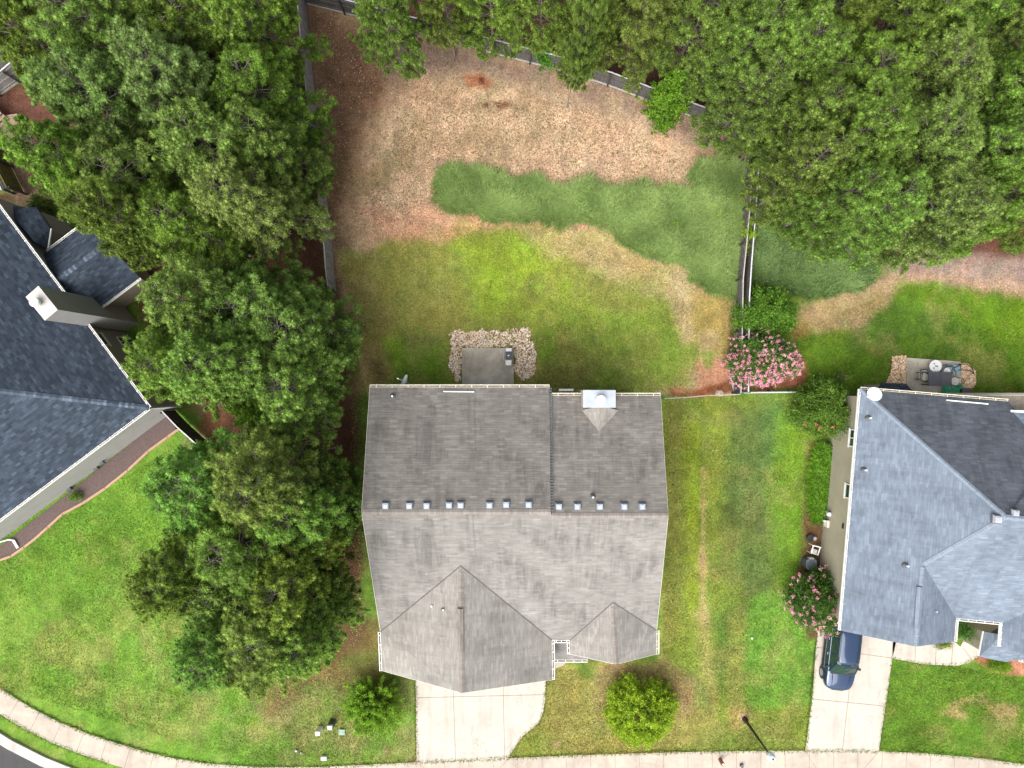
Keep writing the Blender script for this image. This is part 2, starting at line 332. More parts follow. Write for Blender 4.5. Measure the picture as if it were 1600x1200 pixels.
LAWN = [  # colour, polygon in photo pixels, softness px, edge noise px, strength, patchiness
 (ph(116, 164, 48), [(-200, 640), (330, 640), (560, 1040), (640, 1100), (650, 1260), (-200, 1260)], 10, 6, 1, 0),
 (ph(138, 172, 66), [(-100, 900), (200, 880), (320, 1000), (400, 1180), (0, 1120)], 60, 30, .75, 1),
 (ph(150, 168, 84), [(220, 1010), (420, 1080), (520, 1110), (470, 1200), (300, 1150)], 40, 30, .8, 1),
 (ph(158, 148, 92), [(395, 1100), (500, 1040), (595, 1020), (640, 1060), (650, 1195), (520, 1200), (440, 1160)], 25, 25, .75, .6),
 (ph(104, 158, 44), [(400, 1170), (480, 1130), (500, 1150), (520, 1195), (400, 1200)], 15, 15, .5, .5),
 (FLOOR, [(-200, -200), (470, -200), (520, 430), (560, 600), (570, 1010), (520, 1040), (330, 1060), (330, 690), (290, 640), (120, 300), (-200, 330)], 14, 10, 1, 0),
 (ph(128, 104, 62), [(455, 1010), (600, 960), (600, 1060), (500, 1070), (420, 1110), (400, 1080)], 14, 12, .8, .3),
 (ph(150, 130, 110), [(296, 590), (340, 590), (345, 640), (310, 650)], 8, 6, .8, .5),
 (ph(176, 118, 82), [(318, 640), (350, 640), (345, 690), (315, 670)], 10, 6, .8, .3),
 (ph(160, 156, 110), [(285, 680), (330, 690), (300, 730), (280, 720)], 10, 8, .8, .5),
 (ph(118, 78, 62), [(-50, 60), (110, 30), (110, 190), (0, 230), (-50, 220)], 20, 10, 1, 0),
 (ph(150, 122, 96), [(0, 195), (40, 190), (60, 300), (30, 330), (10, 250)], 8, 6, .9, 0),
 (ph(112, 140, 60), [(-40, 235), (0, 240), (18, 300), (-40, 300)], 4, 3, 1, 0),
 (ph(150, 146, 140), [(225, 460), (250, 455), (250, 490), (228, 490)], 7, 6, .9, .8),
 # wood floor right and top
 (FLOOR, [(480, -300), (1900, -300), (1900, 400), (1400, 410), (1340, 380), (1190, 260), (1170, 225), (1000, 150), (830, 97), (650, 50), (480, 7)], 10, 8, 1, 0),
 # back yard
 (DIRT, [(481, 5), (650, 50), (830, 97), (1000, 150), (1168, 222), (1150, 460), (1148, 618), (575, 618), (520, 425), (490, 120)], 4, 2, 1, 0),
 (BROWN, [(475, 0), (560, 20), (620, 90), (640, 150), (585, 200), (545, 330), (535, 430), (560, 560), (545, 600), (500, 400)], 35, 22, 1, 0),
 (ph(146, 122, 108), [(560, 20), (830, 90), (1010, 150), (1168, 222), (1168, 275), (1090, 240), (960, 190), (830, 150), (700, 110), (600, 120)], 26, 18, .9, 0),
 (TAN, [(610, 160), (760, 130), (900, 150), (1010, 200), (1090, 250), (1080, 300), (700, 290), (640, 340), (560, 330), (580, 230)], 45, 25, .85, .25),
 (ph(222, 182, 150), [(700, 180), (850, 220), (1000, 240), (1080, 290), (860, 300), (700, 270)], 40, 30, .7, .6),
 (ph(140, 128, 70), [(540, 250), (700, 150), (820, 200), (700, 300), (560, 350)], 40, 30, .55, 1),
 (ph(140, 130, 74), [(780, 110), (880, 160), (960, 200), (800, 260)], 40, 30, .45, 1),
 (ph(198, 124, 86), [(728, 121), (748, 118), (768, 126), (760, 134), (735, 133)], 5, 4, .9, 0),
 (ph(120, 62, 40), [(748, 122), (756, 121), (757, 131), (750, 131)], 3, 1, .9, 0),
 (ph(150, 96, 66), [(773, 160), (795, 158), (797, 168), (780, 171)], 4, 2, .9, 0),
 (ph(104, 56, 38), [(756, 162), (762, 161), (762, 167), (757, 167)], 2, 1, .9, 0),
 (ph(104, 56, 38), [(775, 161), (780, 160), (781, 168), (776, 168)], 2, 1, .8, 0),
 (ph(70, 104, 58), [(692, 278), (740, 266), (780, 279), (850, 292), (905, 298), (960, 301), (1050, 302), (1083, 308), (1086, 275), (1095, 258), (1130, 253), (1163, 264), (1150, 458), (1110, 452), (1082, 427), (1020, 397), (960, 360), (900, 338), (850, 342), (768, 337), (700, 322)], 6, 5, .9, .2),
 (ph(165, 168, 78), [(535, 400), (600, 375), (700, 350), (760, 352), (850, 345), (920, 350), (1010, 400), (1065, 420), (1090, 500), (1098, 570), (1060, 615), (577, 615), (560, 520)], 14, 12, 1, 0),
 (ph(169, 150, 92), [(535, 410), (590, 400), (600, 500), (620, 600), (560, 612), (545, 500)], 24, 14, .8, .4),
 (ph(165, 201, 48), [(710, 370), (830, 360), (890, 400), (900, 470), (840, 510), (740, 500), (700, 430)], 34, 22, .9, .2),
 (ph(149, 185, 59), [(880, 480), (1050, 480), (1085, 560), (1060, 610), (940, 610), (900, 560)], 26, 16, .85, .2),
 (ph(125, 172, 37), [(598, 530), (650, 520), (700, 535), (700, 600), (620, 605)], 16, 10, .95, .2),
 (ph(122, 129, 57), [(860, 525), (930, 530), (930, 600), (850, 612), (838, 560)], 16, 14, .7, .5),
 (ph(93, 100, 48), [(900, 560), (960, 580), (1040, 600), (960, 612), (890, 600)], 12, 10, .55, 1),
 (ph(105, 109, 65), [(630, 520), (690, 520), (690, 560), (640, 550)], 14, 12, .6, 1),
 (ph(102, 92, 61), [(575, 560), (610, 560), (620, 600), (585, 608)], 10, 8, .7, .6),
 (ph(120, 164, 37), [(835, 515), (870, 505), (870, 560), (845, 575)], 10, 8, .8, .3),
 (ph(211, 185, 131), [(805, 350), (900, 350), (960, 375), (1020, 405), (1065, 425), (1072, 470), (1000, 440), (930, 420), (870, 400), (830, 372)], 16, 14, .85, .3),
 (ph(213, 185, 140), [(1045, 425), (1066, 420), (1086, 500), (1084, 532), (1068, 535), (1050, 470)], 10, 7, .8, .2),
 (ph(238, 174, 137), [(560, 330), (700, 325), (760, 340), (830, 342), (930, 345), (925, 356), (830, 352), (740, 360), (680, 375), (600, 372)], 10, 8, .8, .3),
 (ph(238, 172, 137), [(895, 345), (930, 348), (925, 358), (898, 356)], 4, 4, .9, 0),
 (ph(169, 150, 70), [(1085, 455), (1146, 458), (1145, 560), (1110, 560), (1085, 500)], 12, 8, .85, .2),
 (ph(191, 166, 118), [(1092, 520), (1120, 520), (1115, 570), (1098, 572)], 8, 6, .7, .2),
 (RED, [(1085, 565), (1120, 560), (1143, 560), (1145, 600), (1120, 612), (1092, 605)], 8, 6, .9, 0),
 (ph(129, 164, 44), [(1098, 548), (1118, 550), (1112, 578), (1100, 575)], 5, 4, .7, 0),
 (ph(167, 100, 65), [(1045, 605), (1080, 612), (1110, 604), (1146, 596), (1146, 612), (1120, 618), (1098, 628), (1070, 622), (1045, 618)], 4, 4, 1, 0),
 (ph(229, 155, 113), [(1048, 603), (1068, 604), (1070, 613), (1052, 613)], 4, 3, .9, 0),
 (ph(140, 102, 72), [(1146, 470), (1152, 470), (1152, 615), (1140, 615), (1140, 520)], 4, 3, .8, 0),
 # between the houses
 (ph(142, 164, 59), [(1030, 622), (1280, 618), (1262, 1172), (800, 1185), (855, 1040), (1030, 1030)], 4, 2, 1, 0),
 (ph(156, 150, 72), [(1040, 622), (1070, 622), (1068, 900), (1050, 1000), (1035, 1030), (1030, 800)], 14, 10, .7, .3),
 (ph(158, 183, 37), [(1070, 650), (1094, 650), (1094, 930), (1078, 960), (1070, 800)], 12, 6, .8, .2),
 (ph(156, 172, 57), [(1105, 630), (1140, 630), (1130, 760), (1105, 900)], 14, 8, .8, .2),
 (ph(222, 185, 133), [(1097, 735), (1103, 735), (1103, 900), (1105, 1000), (1098, 1000), (1092, 880), (1096, 790)], 5, 4, .8, .35),
 (ph(189, 172, 105), [(1085, 960), (1110, 960), (1125, 1040), (1115, 1120), (1095, 1060)], 12, 8, .7, .3),
 (ph(105, 131, 65), [(1142, 640), (1215, 640), (1215, 900), (1190, 980), (1130, 900), (1125, 800)], 24, 14, .9, .15),
 (ph(91, 137, 68), [(1185, 620), (1235, 620), (1225, 720), (1195, 730)], 18, 8, .7, 0),
 (ph(80, 107, 48), [(1125, 790), (1150, 790), (1150, 820), (1125, 820)], 12, 6, .7, .3),
 (ph(158, 159, 92), [(1160, 740), (1205, 740), (1205, 850), (1160, 850)], 22, 14, .45, 1),
 (ph(116, 166, 37), [(1215, 640), (1262, 660), (1275, 700), (1262, 860), (1245, 940), (1215, 900), (1205, 800)], 18, 8, .9, .2),
 (ph(116, 170, 55), [(1172, 935), (1250, 925), (1275, 1000), (1268, 1100), (1200, 1110), (1162, 1095), (1160, 1020)], 9, 5, .95, 0),
 (ph(93, 133, 46), [(1116, 960), (1140, 960), (1135, 1090), (1120, 1090), (1114, 1010)], 10, 8, .85, .3),
 (ph(147, 148, 72), [(1138, 960), (1165, 950), (1160, 1090), (1140, 1110)], 10, 8, .7, .3),
 (ph(167, 155, 81), [(860, 1045), (1030, 1035), (1120, 1080), (1120, 1170), (800, 1182), (850, 1110)], 12, 8, .85, .1),
 (ph(176, 142, 105), [(960, 1045), (1030, 1035), (1090, 1060), (1080, 1110), (1060, 1120), (1050, 1080), (1000, 1055)], 14, 10, .7, .4),
 (ph(176, 142, 105), [(925, 1040), (990, 1040), (950, 1090), (940, 1130), (925, 1090)], 14, 10, .6, .2),
 (ph(116, 150, 48), [(905, 1035), (930, 1040), (925, 1062), (905, 1062)], 8, 6, .8, 0),
 (ph(133, 155, 52), [(800, 1182), (850, 1130), (865, 1150), (860, 1178)], 10, 8, .8, 0),
 (ph(129, 148, 55), [(1080, 1140), (1262, 1110), (1262, 1172), (1080, 1172)], 14, 10, .8, .3),
 (ph(193, 164, 100), [(1140, 1110), (1165, 1108), (1190, 1120), (1170, 1135), (1140, 1140)], 12, 8, .7, .5),
 (ph(229, 183, 153), [(1156, 1117), (1166, 1117), (1166, 1125), (1158, 1125)], 3, 2, 1, 0),
 (ph(222, 179, 137), [(1114, 1124), (1124, 1124), (1124, 1134), (1116, 1134)], 3, 2, .9, .4),
 (ph(222, 179, 142), [(864, 1160), (874, 1160), (874, 1168), (866, 1168)], 3, 2, .9, .4),
 (ph(109, 159, 65), [(1086, 1068), (1110, 1072), (1108, 1115), (1092, 1105)], 10, 6, .7, .3),
 # right back yard
 (ph(105, 145, 32), [(1180, 440), (1900, 390), (1900, 618), (1180, 612)], 6, 4, 1, 0),
 (ph(79, 116, 46), [(1330, 490), (1420, 460), (1500, 470), (1560, 560), (1500, 550), (1400, 550), (1330, 540)], 30, 18, .7, .5),
 (ph(120, 166, 27), [(1420, 445), (1600, 455), (1700, 470), (1600, 540), (1470, 500)], 24, 14, .7, .2),
 (ph(197, 160, 130), [(1250, 475), (1340, 450), (1370, 430), (1420, 410), (1500, 405), (1900, 380), (1900, 458), (1600, 460), (1500, 448), (1410, 440), (1390, 470), (1340, 505), (1280, 520), (1250, 500)], 12, 8, 1, .15),
 (ph(171, 155, 92), [(1250, 470), (1340, 460), (1390, 450), (1380, 480), (1330, 510), (1270, 525), (1245, 500)], 18, 12, .7, .3),
 (ph(161, 139, 134), [(1370, 405), (1500, 400), (1900, 380), (1900, 440), (1600, 440), (1500, 430), (1380, 425)], 14, 10, .8, .3),
 (ph(129, 78, 59), [(1540, 380), (1640, 380), (1620, 405), (1550, 402)], 12, 8, .7, 0),
 (ph(71, 97, 57), [(1180, 235), (1300, 350), (1345, 385), (1360, 430), (1345, 448), (1262, 460), (1176, 440)], 6, 5, .9, .2),
 (ph(120, 105, 65), [(1190, 410), (1215, 400), (1225, 440), (1200, 450)], 10, 8, .8, .3),
 (ph(193, 126, 92), [(1232, 505), (1262, 495), (1265, 530), (1240, 530)], 8, 6, .7, .3),
 (ph(161, 101, 74), [(1168, 585), (1255, 560), (1262, 608), (1168, 610)], 5, 4, 1, 0),
 # right front yard
 (ph(108, 154, 42), [(1374, 1000), (1392, 1028), (1440, 1036), (1490, 1040), (1530, 1020), (1560, 1055), (1900, 1055), (1900, 1260), (1374, 1180)], 4, 1, 1, 0),
 (ph(124, 166, 52), [(1400, 1060), (1600, 1080), (1600, 1120), (1400, 1100)], 25, 14, .5, .5),
 (ph(196, 170, 116), [(1430, 1085), (1490, 1090), (1560, 1100), (1590, 1110), (1585, 1135), (1520, 1125), (1440, 1098)], 10, 10, .8, 1.3),
 (ph(204, 134, 104), [(1520, 1026), (1560, 1030), (1700, 1030), (1700, 1056), (1580, 1056), (1545, 1046)], 3, 2, 1, 0),
 (ph(130, 92, 70), [(1262, 690), (1330, 690), (1300, 1000), (1262, 1000), (1250, 900)], 8, 5, .9, 0),
 # far lower side: verge
 (ph(108, 156, 46), [(-2000, 1300), (-300, 1150), (60, 1260), (800, 1300), (2000, 1260), (3000, 1300), (3000, 3000), (-2000, 3000)], 10, 4, 1, 0),
]
def ground_cols(px, py):
    n = len(px); col = np.tile(np.array(ph(110, 150, 48)), (n, 1)); X = px * H / F; Y = py * H / F
    e1 = fbm(X, Y, 1.6, 11, 5); pt = fbm(X, Y, 2.2, 31, 5)
    for i, (c, poly, soft, en, st, patch) in enumerate(LAWN):
        xs = [p[0] for p in poly]; ys = [p[1] for p in poly]; mg = soft + en * 2 + 4
        k = (px > min(xs) - mg) & (px < max(xs) + mg) & (py > min(ys) - mg) & (py < max(ys) + mg)
        if not k.any(): continue
        sdv = sdist(px[k], py[k], poly) + e1[k] * en * 1.8
        m = np.clip(sdv / max(soft, 1) * 0.5 + 0.5, 0, 1); m = m * m * (3 - 2 * m) * st
        if patch > 0: m = m * np.clip(1 - patch * 0.5 + fbm(X[k] + i * 13.7, Y[k], 1.3, 50, 5) * 1.9 * min(patch, 1.2) , 0, 1)
        col[k] = col[k] * (1 - m[:, None]) + np.array(c) * m[:, None]
    # fine natural mottling: grass colour varies between yellowish and bluish
    m1 = fbm(X, Y, 3.0, 71, 4)[:, None]; m2 = fbm(X, Y, 0.55, 91, 4)[:, None]
    green = np.clip((col[:, 1] / col[:, 0] - 1.0) * 4, 0, 1)[:, None]; dry = np.clip(fbm(X, Y, 1.7, 201, 5) * 2.6 - .15, 0, 1)[:, None]
    col = col * (1 - .38 * dry * green) + np.array(ph(176, 168, 96)) * .38 * dry * green
    dk = np.clip(fbm(X, Y, 2.3, 231, 5) * 2.6 - .3, 0, 1)[:, None]; col = col * (1 - .22 * dk * green)
    col = col * (1 + 0.26 * m2 + 0.12 * m1); col[:, 0] *= (1 + 0.12 * fbm(X, Y, 1.1, 95, 4))
    return np.clip(col, 0.004, 0.9)
def axis(lo, hi, step, ext):
    core = np.arange(lo, hi + step / 2, step); g = step; a = []; x = hi
    while x < ext: g *= 1.5; x += g; a.append(x)
    b = []; x = lo; g = step
    while x > -ext: g *= 1.5; x -= g; b.append(x)
    return np.array(b[::-1] + list(core) + a)
gx = axis(-35.5, 35.5, 0.11, 400); gy = axis(-27, 27, 0.11, 400)
GX, GY_ = np.meshgrid(gx, gy); nx, ny = len(gx), len(gy)
VX = GX.ravel(); VY = GY_.ravel()
gpx = 800 + VX * F / H; gpy = 600 - VY * F / H
VZ = 0.035 * fbm(VX, VY, 2.5, 5, 3); VZ = np.clip(VZ, -0.05, 0.05) - 0.03
idx = np.arange(nx * ny).reshape(ny, nx)
GF = np.stack([idx[:-1, :-1].ravel(), idx[:-1, 1:].ravel(), idx[1:, 1:].ravel(), idx[1:, :-1].ravel()], 1)
n = N('lawn soil and leaf litter'); at = n.new('ShaderNodeAttribute', attribute_name='gcol'); oc = n.coord()
a1 = n.noise(oc, 1.3, 6, 0.75); a2 = n.noise(oc, 9, 5, 0.8); a3 = n.noise(oc, 24, 3, 0.8)
sepc = n.new('ShaderNodeSeparateColor'); n.L(at.outputs['Color'], sepc.inputs[0])
dry = n.rng(n.math('DIVIDE', sepc.outputs[0], sepc.outputs[1]), 0.75, 1.25)      # bare soil and straw are coarser than turf
mw = n.noise(n.mapping(oc, (2.4, .12, 1), .12), 1.0, 2, .5); c0 = n.mul(at.outputs['Color'], n.rng(mw, .4, .6, .95, 1.05)); wd_ = n.noise(oc, 4.0, 4, .7); c0 = n.mul(c0, n.rng(wd_, .56, .66, 1.0, .84))
c = n.mul(c0, n.rng(a1, 0.36, 0.64, 0.82, 1.18))
f2 = n.rng(a2, 0.36, 0.64, 0.62, 1.38); f3 = n.rng(a3, 0.32, 0.68, 0.62, 1.38)
c = n.mul(c, n.math('ADD', n.math('MULTIPLY', n.math('SUBTRACT', f2, 1.0), n.rng(dry, 0, 1, 0.9, 1.1)), 1.0))
c = n.mul(c, n.math('ADD', n.math('MULTIPLY', n.math('SUBTRACT', f3, 1.0), n.rng(dry, 0, 1, 1.0, 1.1)), 1.0))
n.bump(n.math('ADD', a2, n.math('MULTIPLY', a3, 0.5)), 0.5, 0.05); n.out(c, 0.95, 0, 0.15)
gobj = fastmesh('ground', np.c_[VX, VY, VZ], GF, n.m, col=ground_cols(gpx, gpy)); struct(gobj)

# paving -------------------------------------------------------------------------------------------
def pave(name, polys, mat, z=0.03, joints=(), jw=0.028):
    mb = MB()
    for poly in polys: mb.prism([tuple(P(x, y)[:2]) for x, y in poly], -0.12, z)
    o = struct(mb.build(name, mat, origin=P(*polys[0][0])))
    if joints:
        jb = MB()
        for a, b in joints: jb.bar(P(*a) + Vector((0, 0, z + 0.001)), P(*b) + Vector((0, 0, z + 0.001)), jw, 0.006)
        j = jb.build('paving_joints', M['joint'], o)
    return o
pave('driveway', [[(649, 1004), (853, 1004), (852, 1092), (849, 1112), (842, 1128), (832, 1138), (818, 1149), (808, 1162), (799, 1176), (794, 1185), (651, 1190.5)]], M['concrete'],
     joints=[((649, 1090), (852, 1085)), ((706, 1010), (712, 1189)), ((785, 1010), (788, 1160)), ((788, 1160), (789, 1186))])
pave('driveway', [[(1284, 948), (1412, 948), (1394, 1029), (1373, 1173), (1258, 1172.5), (1269, 1092), (1275, 1012)]], M['concrete'],
     joints=[((1269, 1092), (1383, 1103)), ((1338, 975), (1316, 1172)), ((1276, 1011), (1320, 1017)), ((1336, 1020), (1394, 1028)), ((1396, 985), (1393, 1029))])
pave('front_walk', [[(1394.6, 990), (1480, 992), (1500, 1010), (1516, 985), (1514, 972), (1535, 975), (1536, 1000), (1532, 1015), (1526, 1027), (1512, 1036), (1496, 1040), (1450, 1038.5), (1394.4, 1029)]], M['concrete'], z=0.03,
     joints=[((1430, 1000), (1429, 1036)), ((1463, 1000), (1461, 1038.5)), ((1488, 1010), (1486, 1040)), ((1504, 1012), (1519, 1032))])
pave('front_walk', [[(862, 1020), (890, 1020), (886, 1034), (878, 1041), (868, 1044), (862, 1044)]], M['walkconcrete'])
UPPER = [(-400, 780), (-260, 880), (-80, 1020), (0, 1075), (48, 1105), (95, 1129), (140, 1147), (180, 1160), (220, 1172), (265, 1183), (320, 1192), (400, 1198), (500, 1198), (580, 1194), (650, 1190.6), (730, 1187.5), (800, 1184), (900, 1179.5), (1000, 1176.5), (1100, 1174), (1200, 1172.7), (1300, 1172.7), (1375, 1173.2), (1450, 1177), (1530, 1184), (1600, 1194), (1700, 1215), (1850, 1260)]
def offs(line, d):
    o = []
    for i, p in enumerate(line):
        a = line[max(0, i - 1)]; b = line[min(len(line) - 1, i + 1)]; dx, dy = b[0] - a[0], b[1] - a[1]; l = math.hypot(dx, dy)
        o.append((p[0] - dy / l * d, p[1] + dx / l * d))
    return o
def ribbon(name, d0, d1, mat, z, zb=-0.12):
    A = offs(UPPER, d0); B = offs(UPPER, d1); mb = MB(); t = Vector((0, 0, z)); u = Vector((0, 0, zb))
    a = [P(*p) for p in A]; b = [P(*p) for p in B]
    for i in range(len(a) - 1):
        mb.face([a[i] + t, b[i] + t, b[i + 1] + t, a[i + 1] + t]); mb.face([a[i] + t, a[i + 1] + t, a[i + 1] + u, a[i] + u]); mb.face([b[i + 1] + t, b[i] + t, b[i] + u, b[i + 1] + u])
    return struct(mb.build(name, mat, origin=(0, -24, 0)))
walk = ribbon('pavement', 0.2, 34, M['walkconcrete'], 0.026)
jb = MB(); acc = 0; step = 38.0; UU = offs(UPPER, 0.5); LL = offs(UPPER, 33.5)
for i in range(len(UU) - 1):
    L_ = math.dist(UPPER[i], UPPER[i + 1]); s_ = (-acc) % step if i else 0
    t_ = (step - acc) if acc else 0
    while t_ < L_:
        f_ = t_ / L_; a = [UU[i][k] * (1 - f_) + UU[i + 1][k] * f_ for k in (0, 1)]; b = [LL[i][k] * (1 - f_) + LL[i + 1][k] * f_ for k in (0, 1)]
        jb.bar(P(*a) + Vector((0, 0, 0.027)), P(*b) + Vector((0, 0, 0.027)), 0.022, 0.006); t_ += step
    acc = (acc + L_) % step
for a, b in (((1258, 1173), (1275, 1200)), ((1373, 1174), (1350, 1200)), ((651, 1191), (668, 1203)), ((794, 1186), (776, 1205))):
    jb.bar(P(*a) + Vector((0, 0, 0.028)), P(*b) + Vector((0, 0, 0.028)), 0.02, 0.006)
jb.build('paving_joints', M['joint'], walk)
ribbon('kerb', 58, 73, M['kerb'], 0.12); ribbon('road', 73, 300, M['asphalt'], 0.028, -0.3)
pave('driveway_apron', [[(640, 1226), (800, 1219), (810, 1248), (630, 1254)]], M['kerb'], z=0.126)
pave('driveway_apron', [[(1250, 1207.5), (1385, 1207.5), (1392, 1242), (1243, 1242)]], M['kerb'], z=0.126)
pat = pave('patio', [[(722, 544), (802, 544), (803, 610), (722, 610)]], M['patioconcrete'], z=0.08)
pave('patio', [[(1416, 559), (1500, 565), (1500, 625), (1415, 625)]], M['patioconcrete'], z=0.08, joints=[((1470, 570), (1470, 620))])
# bed edging beside the left house
mb = MB(); EDG = [(-80, 945), (-30, 892), (0, 875), (18, 869), (38, 855), (55, 842), (75, 824), (98, 803), (130, 786), (165, 763), (200, 735), (232, 705), (262, 683), (288, 664)]
for a, b in zip(EDG[:-1], EDG[1:]):
    pa, pb = P(*a), P(*b); d_ = (pb - pa).normalized() * 0.02
    mb.bar(pa - d_ + Vector((0, 0, 0.03)), pb + d_ + Vector((0, 0, 0.03)), 0.15, 0.10)
tag(mb.build('bed_edging', M['edging'], origin=P(130, 786)), 'terracotta brick edging curving along the mulch bed of the left house', 'edging')
mulch_bed = MB().prism([tuple(P(*p)[:2]) for p in EDG + [(272, 640), (20, 838), (0, 854), (-80, 917)]], -0.1, 0.02)
mm = simple('grey brown bark mulch', ph(122, 102, 98), 0.95, 0, 0.3, 14)
struct(mulch_bed.build('mulch_bed', mm, origin=P(130, 780)))

# scattered things nobody could count ------------------------------------------------------------------
def inpoly(n_, poly, rng):
    xs = [p[0] for p in poly]; ys = [p[1] for p in poly]; out = []
    tot = 0
    while tot < n_:
        x = rng.uniform(min(xs), max(xs), n_ * 2); y = rng.uniform(min(ys), max(ys), n_ * 2); k = sdist(x, y, poly) > 0
        out.append(np.c_[x[k], y[k]]); tot += k.sum()
    return np.concatenate(out)[:n_]
def flecks(name, pts, size, cols, mat, z0=0.0, flat=0.35, lift=0.03):
    n_ = len(pts); X = (pts[:, 0] - 800) * H / F; Y = (600 - pts[:, 1]) * H / F
    a = RNG.uniform(0, 6.28, n_); s = size[0] + (size[1] - size[0]) * RNG.random(n_) ** 2
    V = np.zeros((n_, 4, 3)); asp = RNG.uniform(0.25, 0.7, n_)
    for k, (u, v) in enumerate(((-1, 0), (0, -1), (1, 0), (0, 1))):
        V[:, k, 0] = X + (u * np.cos(a) - v * asp * np.sin(a)) * s / 2; V[:, k, 1] = Y + (u * np.sin(a) + v * asp * np.cos(a)) * s / 2
        V[:, k, 2] = z0 + lift * RNG.random(n_) + RNG.normal(0, flat, n_) * s * 0.3
    Fc = np.arange(n_ * 4).reshape(n_, 4)
    c = np.array(cols)[RNG.integers(0, len(cols), n_)] * RNG.uniform(0.75, 1.25, (n_, 1))
    o = fastmesh(name, V.reshape(-1, 3), Fc, mat, col=c); return o
n = N('dry litter'); at = n.new('ShaderNodeAttribute', attribute_name='gcol'); m_litter = n.out(at.outputs['Color'], 0.9, 0, 0.2)
YARD = [(485, 10), (650, 52), (830, 99), (1000, 152), (1162, 222), (1150, 460), (1085, 455), (920, 360), (560, 380), (525, 420), (495, 120)]
o = flecks('fallen_leaves', np.concatenate([inpoly(16000, YARD, RNG), inpoly(16000, [(640, 150), (900, 160), (1080, 260), (1080, 300), (700, 285), (620, 350), (560, 340)], RNG)]), (0.04, 0.13),
           [ph(214, 184, 154), ph(196, 160, 126), ph(150, 112, 84), ph(178, 140, 104), ph(206, 172, 140), ph(120, 130, 60)], m_litter, 0.0)
tag(o, 'pale dry leaves and straw strewn over the bare back yard', 'leaf litter'); o['kind'] = 'stuff'
o = flecks('lawn_litter', np.concatenate([inpoly(9000, [(540, 400), (700, 355), (850, 360), (1060, 430), (1090, 560), (1060, 612), (580, 612)], RNG), inpoly(2500, [(1040, 640), (1120, 640), (1120, 1000), (1040, 1000)], RNG), inpoly(2500, [(860, 1050), (1150, 1060), (1250, 1170), (800, 1178)], RNG), inpoly(2200, [(430, 1050), (640, 1070), (645, 1185), (440, 1190)], RNG), inpoly(2000, [(548, 600), (575, 620), (565, 1000), (545, 1010)], RNG)]), (0.04, 0.11),
           [ph(206, 198, 140), ph(180, 160, 104), ph(150, 140, 70), ph(128, 160, 60), ph(90, 96, 40)], m_litter, 0.0)
tag(o, 'small dry clippings scattered through the thin lawn around the house', 'clippings'); o['kind'] = 'stuff'
def tufts(name, pts, hgt, wid, tl=(0.0, 1.0), lean=0.5, per=3, z0=-0.02, patch=0.5):
    n_ = len(pts); X = np.repeat((pts[:, 0] - 800) * H / F, per); Y = np.repeat((600 - pts[:, 1]) * H / F, per); m = n_ * per
    X = X + RNG.normal(0, 0.03, m); Y = Y + RNG.normal(0, 0.03, m); a = RNG.uniform(0, 6.28, m); hh = hgt * RNG.uniform(0.5, 1.2, m); ln = hh * lean * RNG.uniform(0.3, 1.6, m)
    V = np.zeros((m, 3, 3)); ww = wid * RNG.uniform(0.6, 1.3, m); b = a + 1.57
    V[:, 0, 0] = X - np.cos(b) * ww / 2; V[:, 0, 1] = Y - np.sin(b) * ww / 2; V[:, 1, 0] = X + np.cos(b) * ww / 2; V[:, 1, 1] = Y + np.sin(b) * ww / 2
    V[:, :2, 2] = z0 + 0.3 * hh[:, None]; V[:, 2, 0] = X + np.cos(a) * ln; V[:, 2, 1] = Y + np.sin(a) * ln; V[:, 2, 2] = z0 + hh
    t = np.clip(0.42 + patch * 1.9 * fbm(X, Y, 1.3, 140, 5) + RNG.normal(0, 0.24, m), 0, 1) * (tl[1] - tl[0]) + tl[0]
    return fastmesh(name, V.reshape(-1, 3), np.arange(m * 3).reshape(m, 3), M['blade'], tint=t)
def lawnblades(name, pts, h0, h1, wd, gain, jit):
    n_ = len(pts); X = (pts[:, 0] - 800) * H / F; Y = (600 - pts[:, 1]) * H / F; c = ground_cols(pts[:, 0], pts[:, 1])
    a = RNG.uniform(0, 6.28, n_); b = a + RNG.uniform(1, 2, n_); hh = RNG.uniform(h0, h1, n_); ln = hh * RNG.uniform(.5, 1.6, n_); ww = wd * RNG.uniform(.6, 1.4, n_)
    V = np.zeros((n_, 3, 3)); z0 = -.03
    V[:, 0] = np.c_[X - np.cos(b) * ww / 2, Y - np.sin(b) * ww / 2, np.full(n_, z0)]; V[:, 1] = np.c_[X + np.cos(b) * ww / 2, Y + np.sin(b) * ww / 2, np.full(n_, z0)]; V[:, 2] = np.c_[X + np.cos(a) * ln, Y + np.sin(a) * ln, z0 + hh]
    c = c * gain * RNG.uniform(1 - jit, 1 + jit, (n_, 1)) * np.array([1, 1, .9]); c[:, 0] *= RNG.uniform(.85, 1.25, n_)
    return fastmesh(name, V.reshape(-1, 3), np.arange(n_ * 3).reshape(n_, 3), m_litter, col=c)
LP = [[(0, 870), (300, 680), (560, 1040), (640, 1060), (648, 1188), (400, 1196), (0, 1073)], [(530, 400), (700, 355), (850, 350), (1010, 400), (1090, 500), (1096, 600), (1060, 614), (578, 614)], [(1038, 622), (1278, 618), (1262, 1170), (800, 1182), (856, 1050), (1036, 1030)], [(1240, 520), (1420, 445), (1600, 455), (1600, 618), (1250, 610)], [(1376, 1035), (1500, 1043), (1600, 1060), (1600, 1190), (1376, 1170)]]
o = lawnblades('lawn_grass', np.concatenate([inpoly(k_, p_, RNG) for k_, p_ in zip((70000, 45000, 60000, 26000, 20000), LP)]), .03, .09, .05, 1.12, .45)
tag(o, 'short mown grass blades covering the lawns', 'grass'); o['kind'] = 'stuff'
ep = []
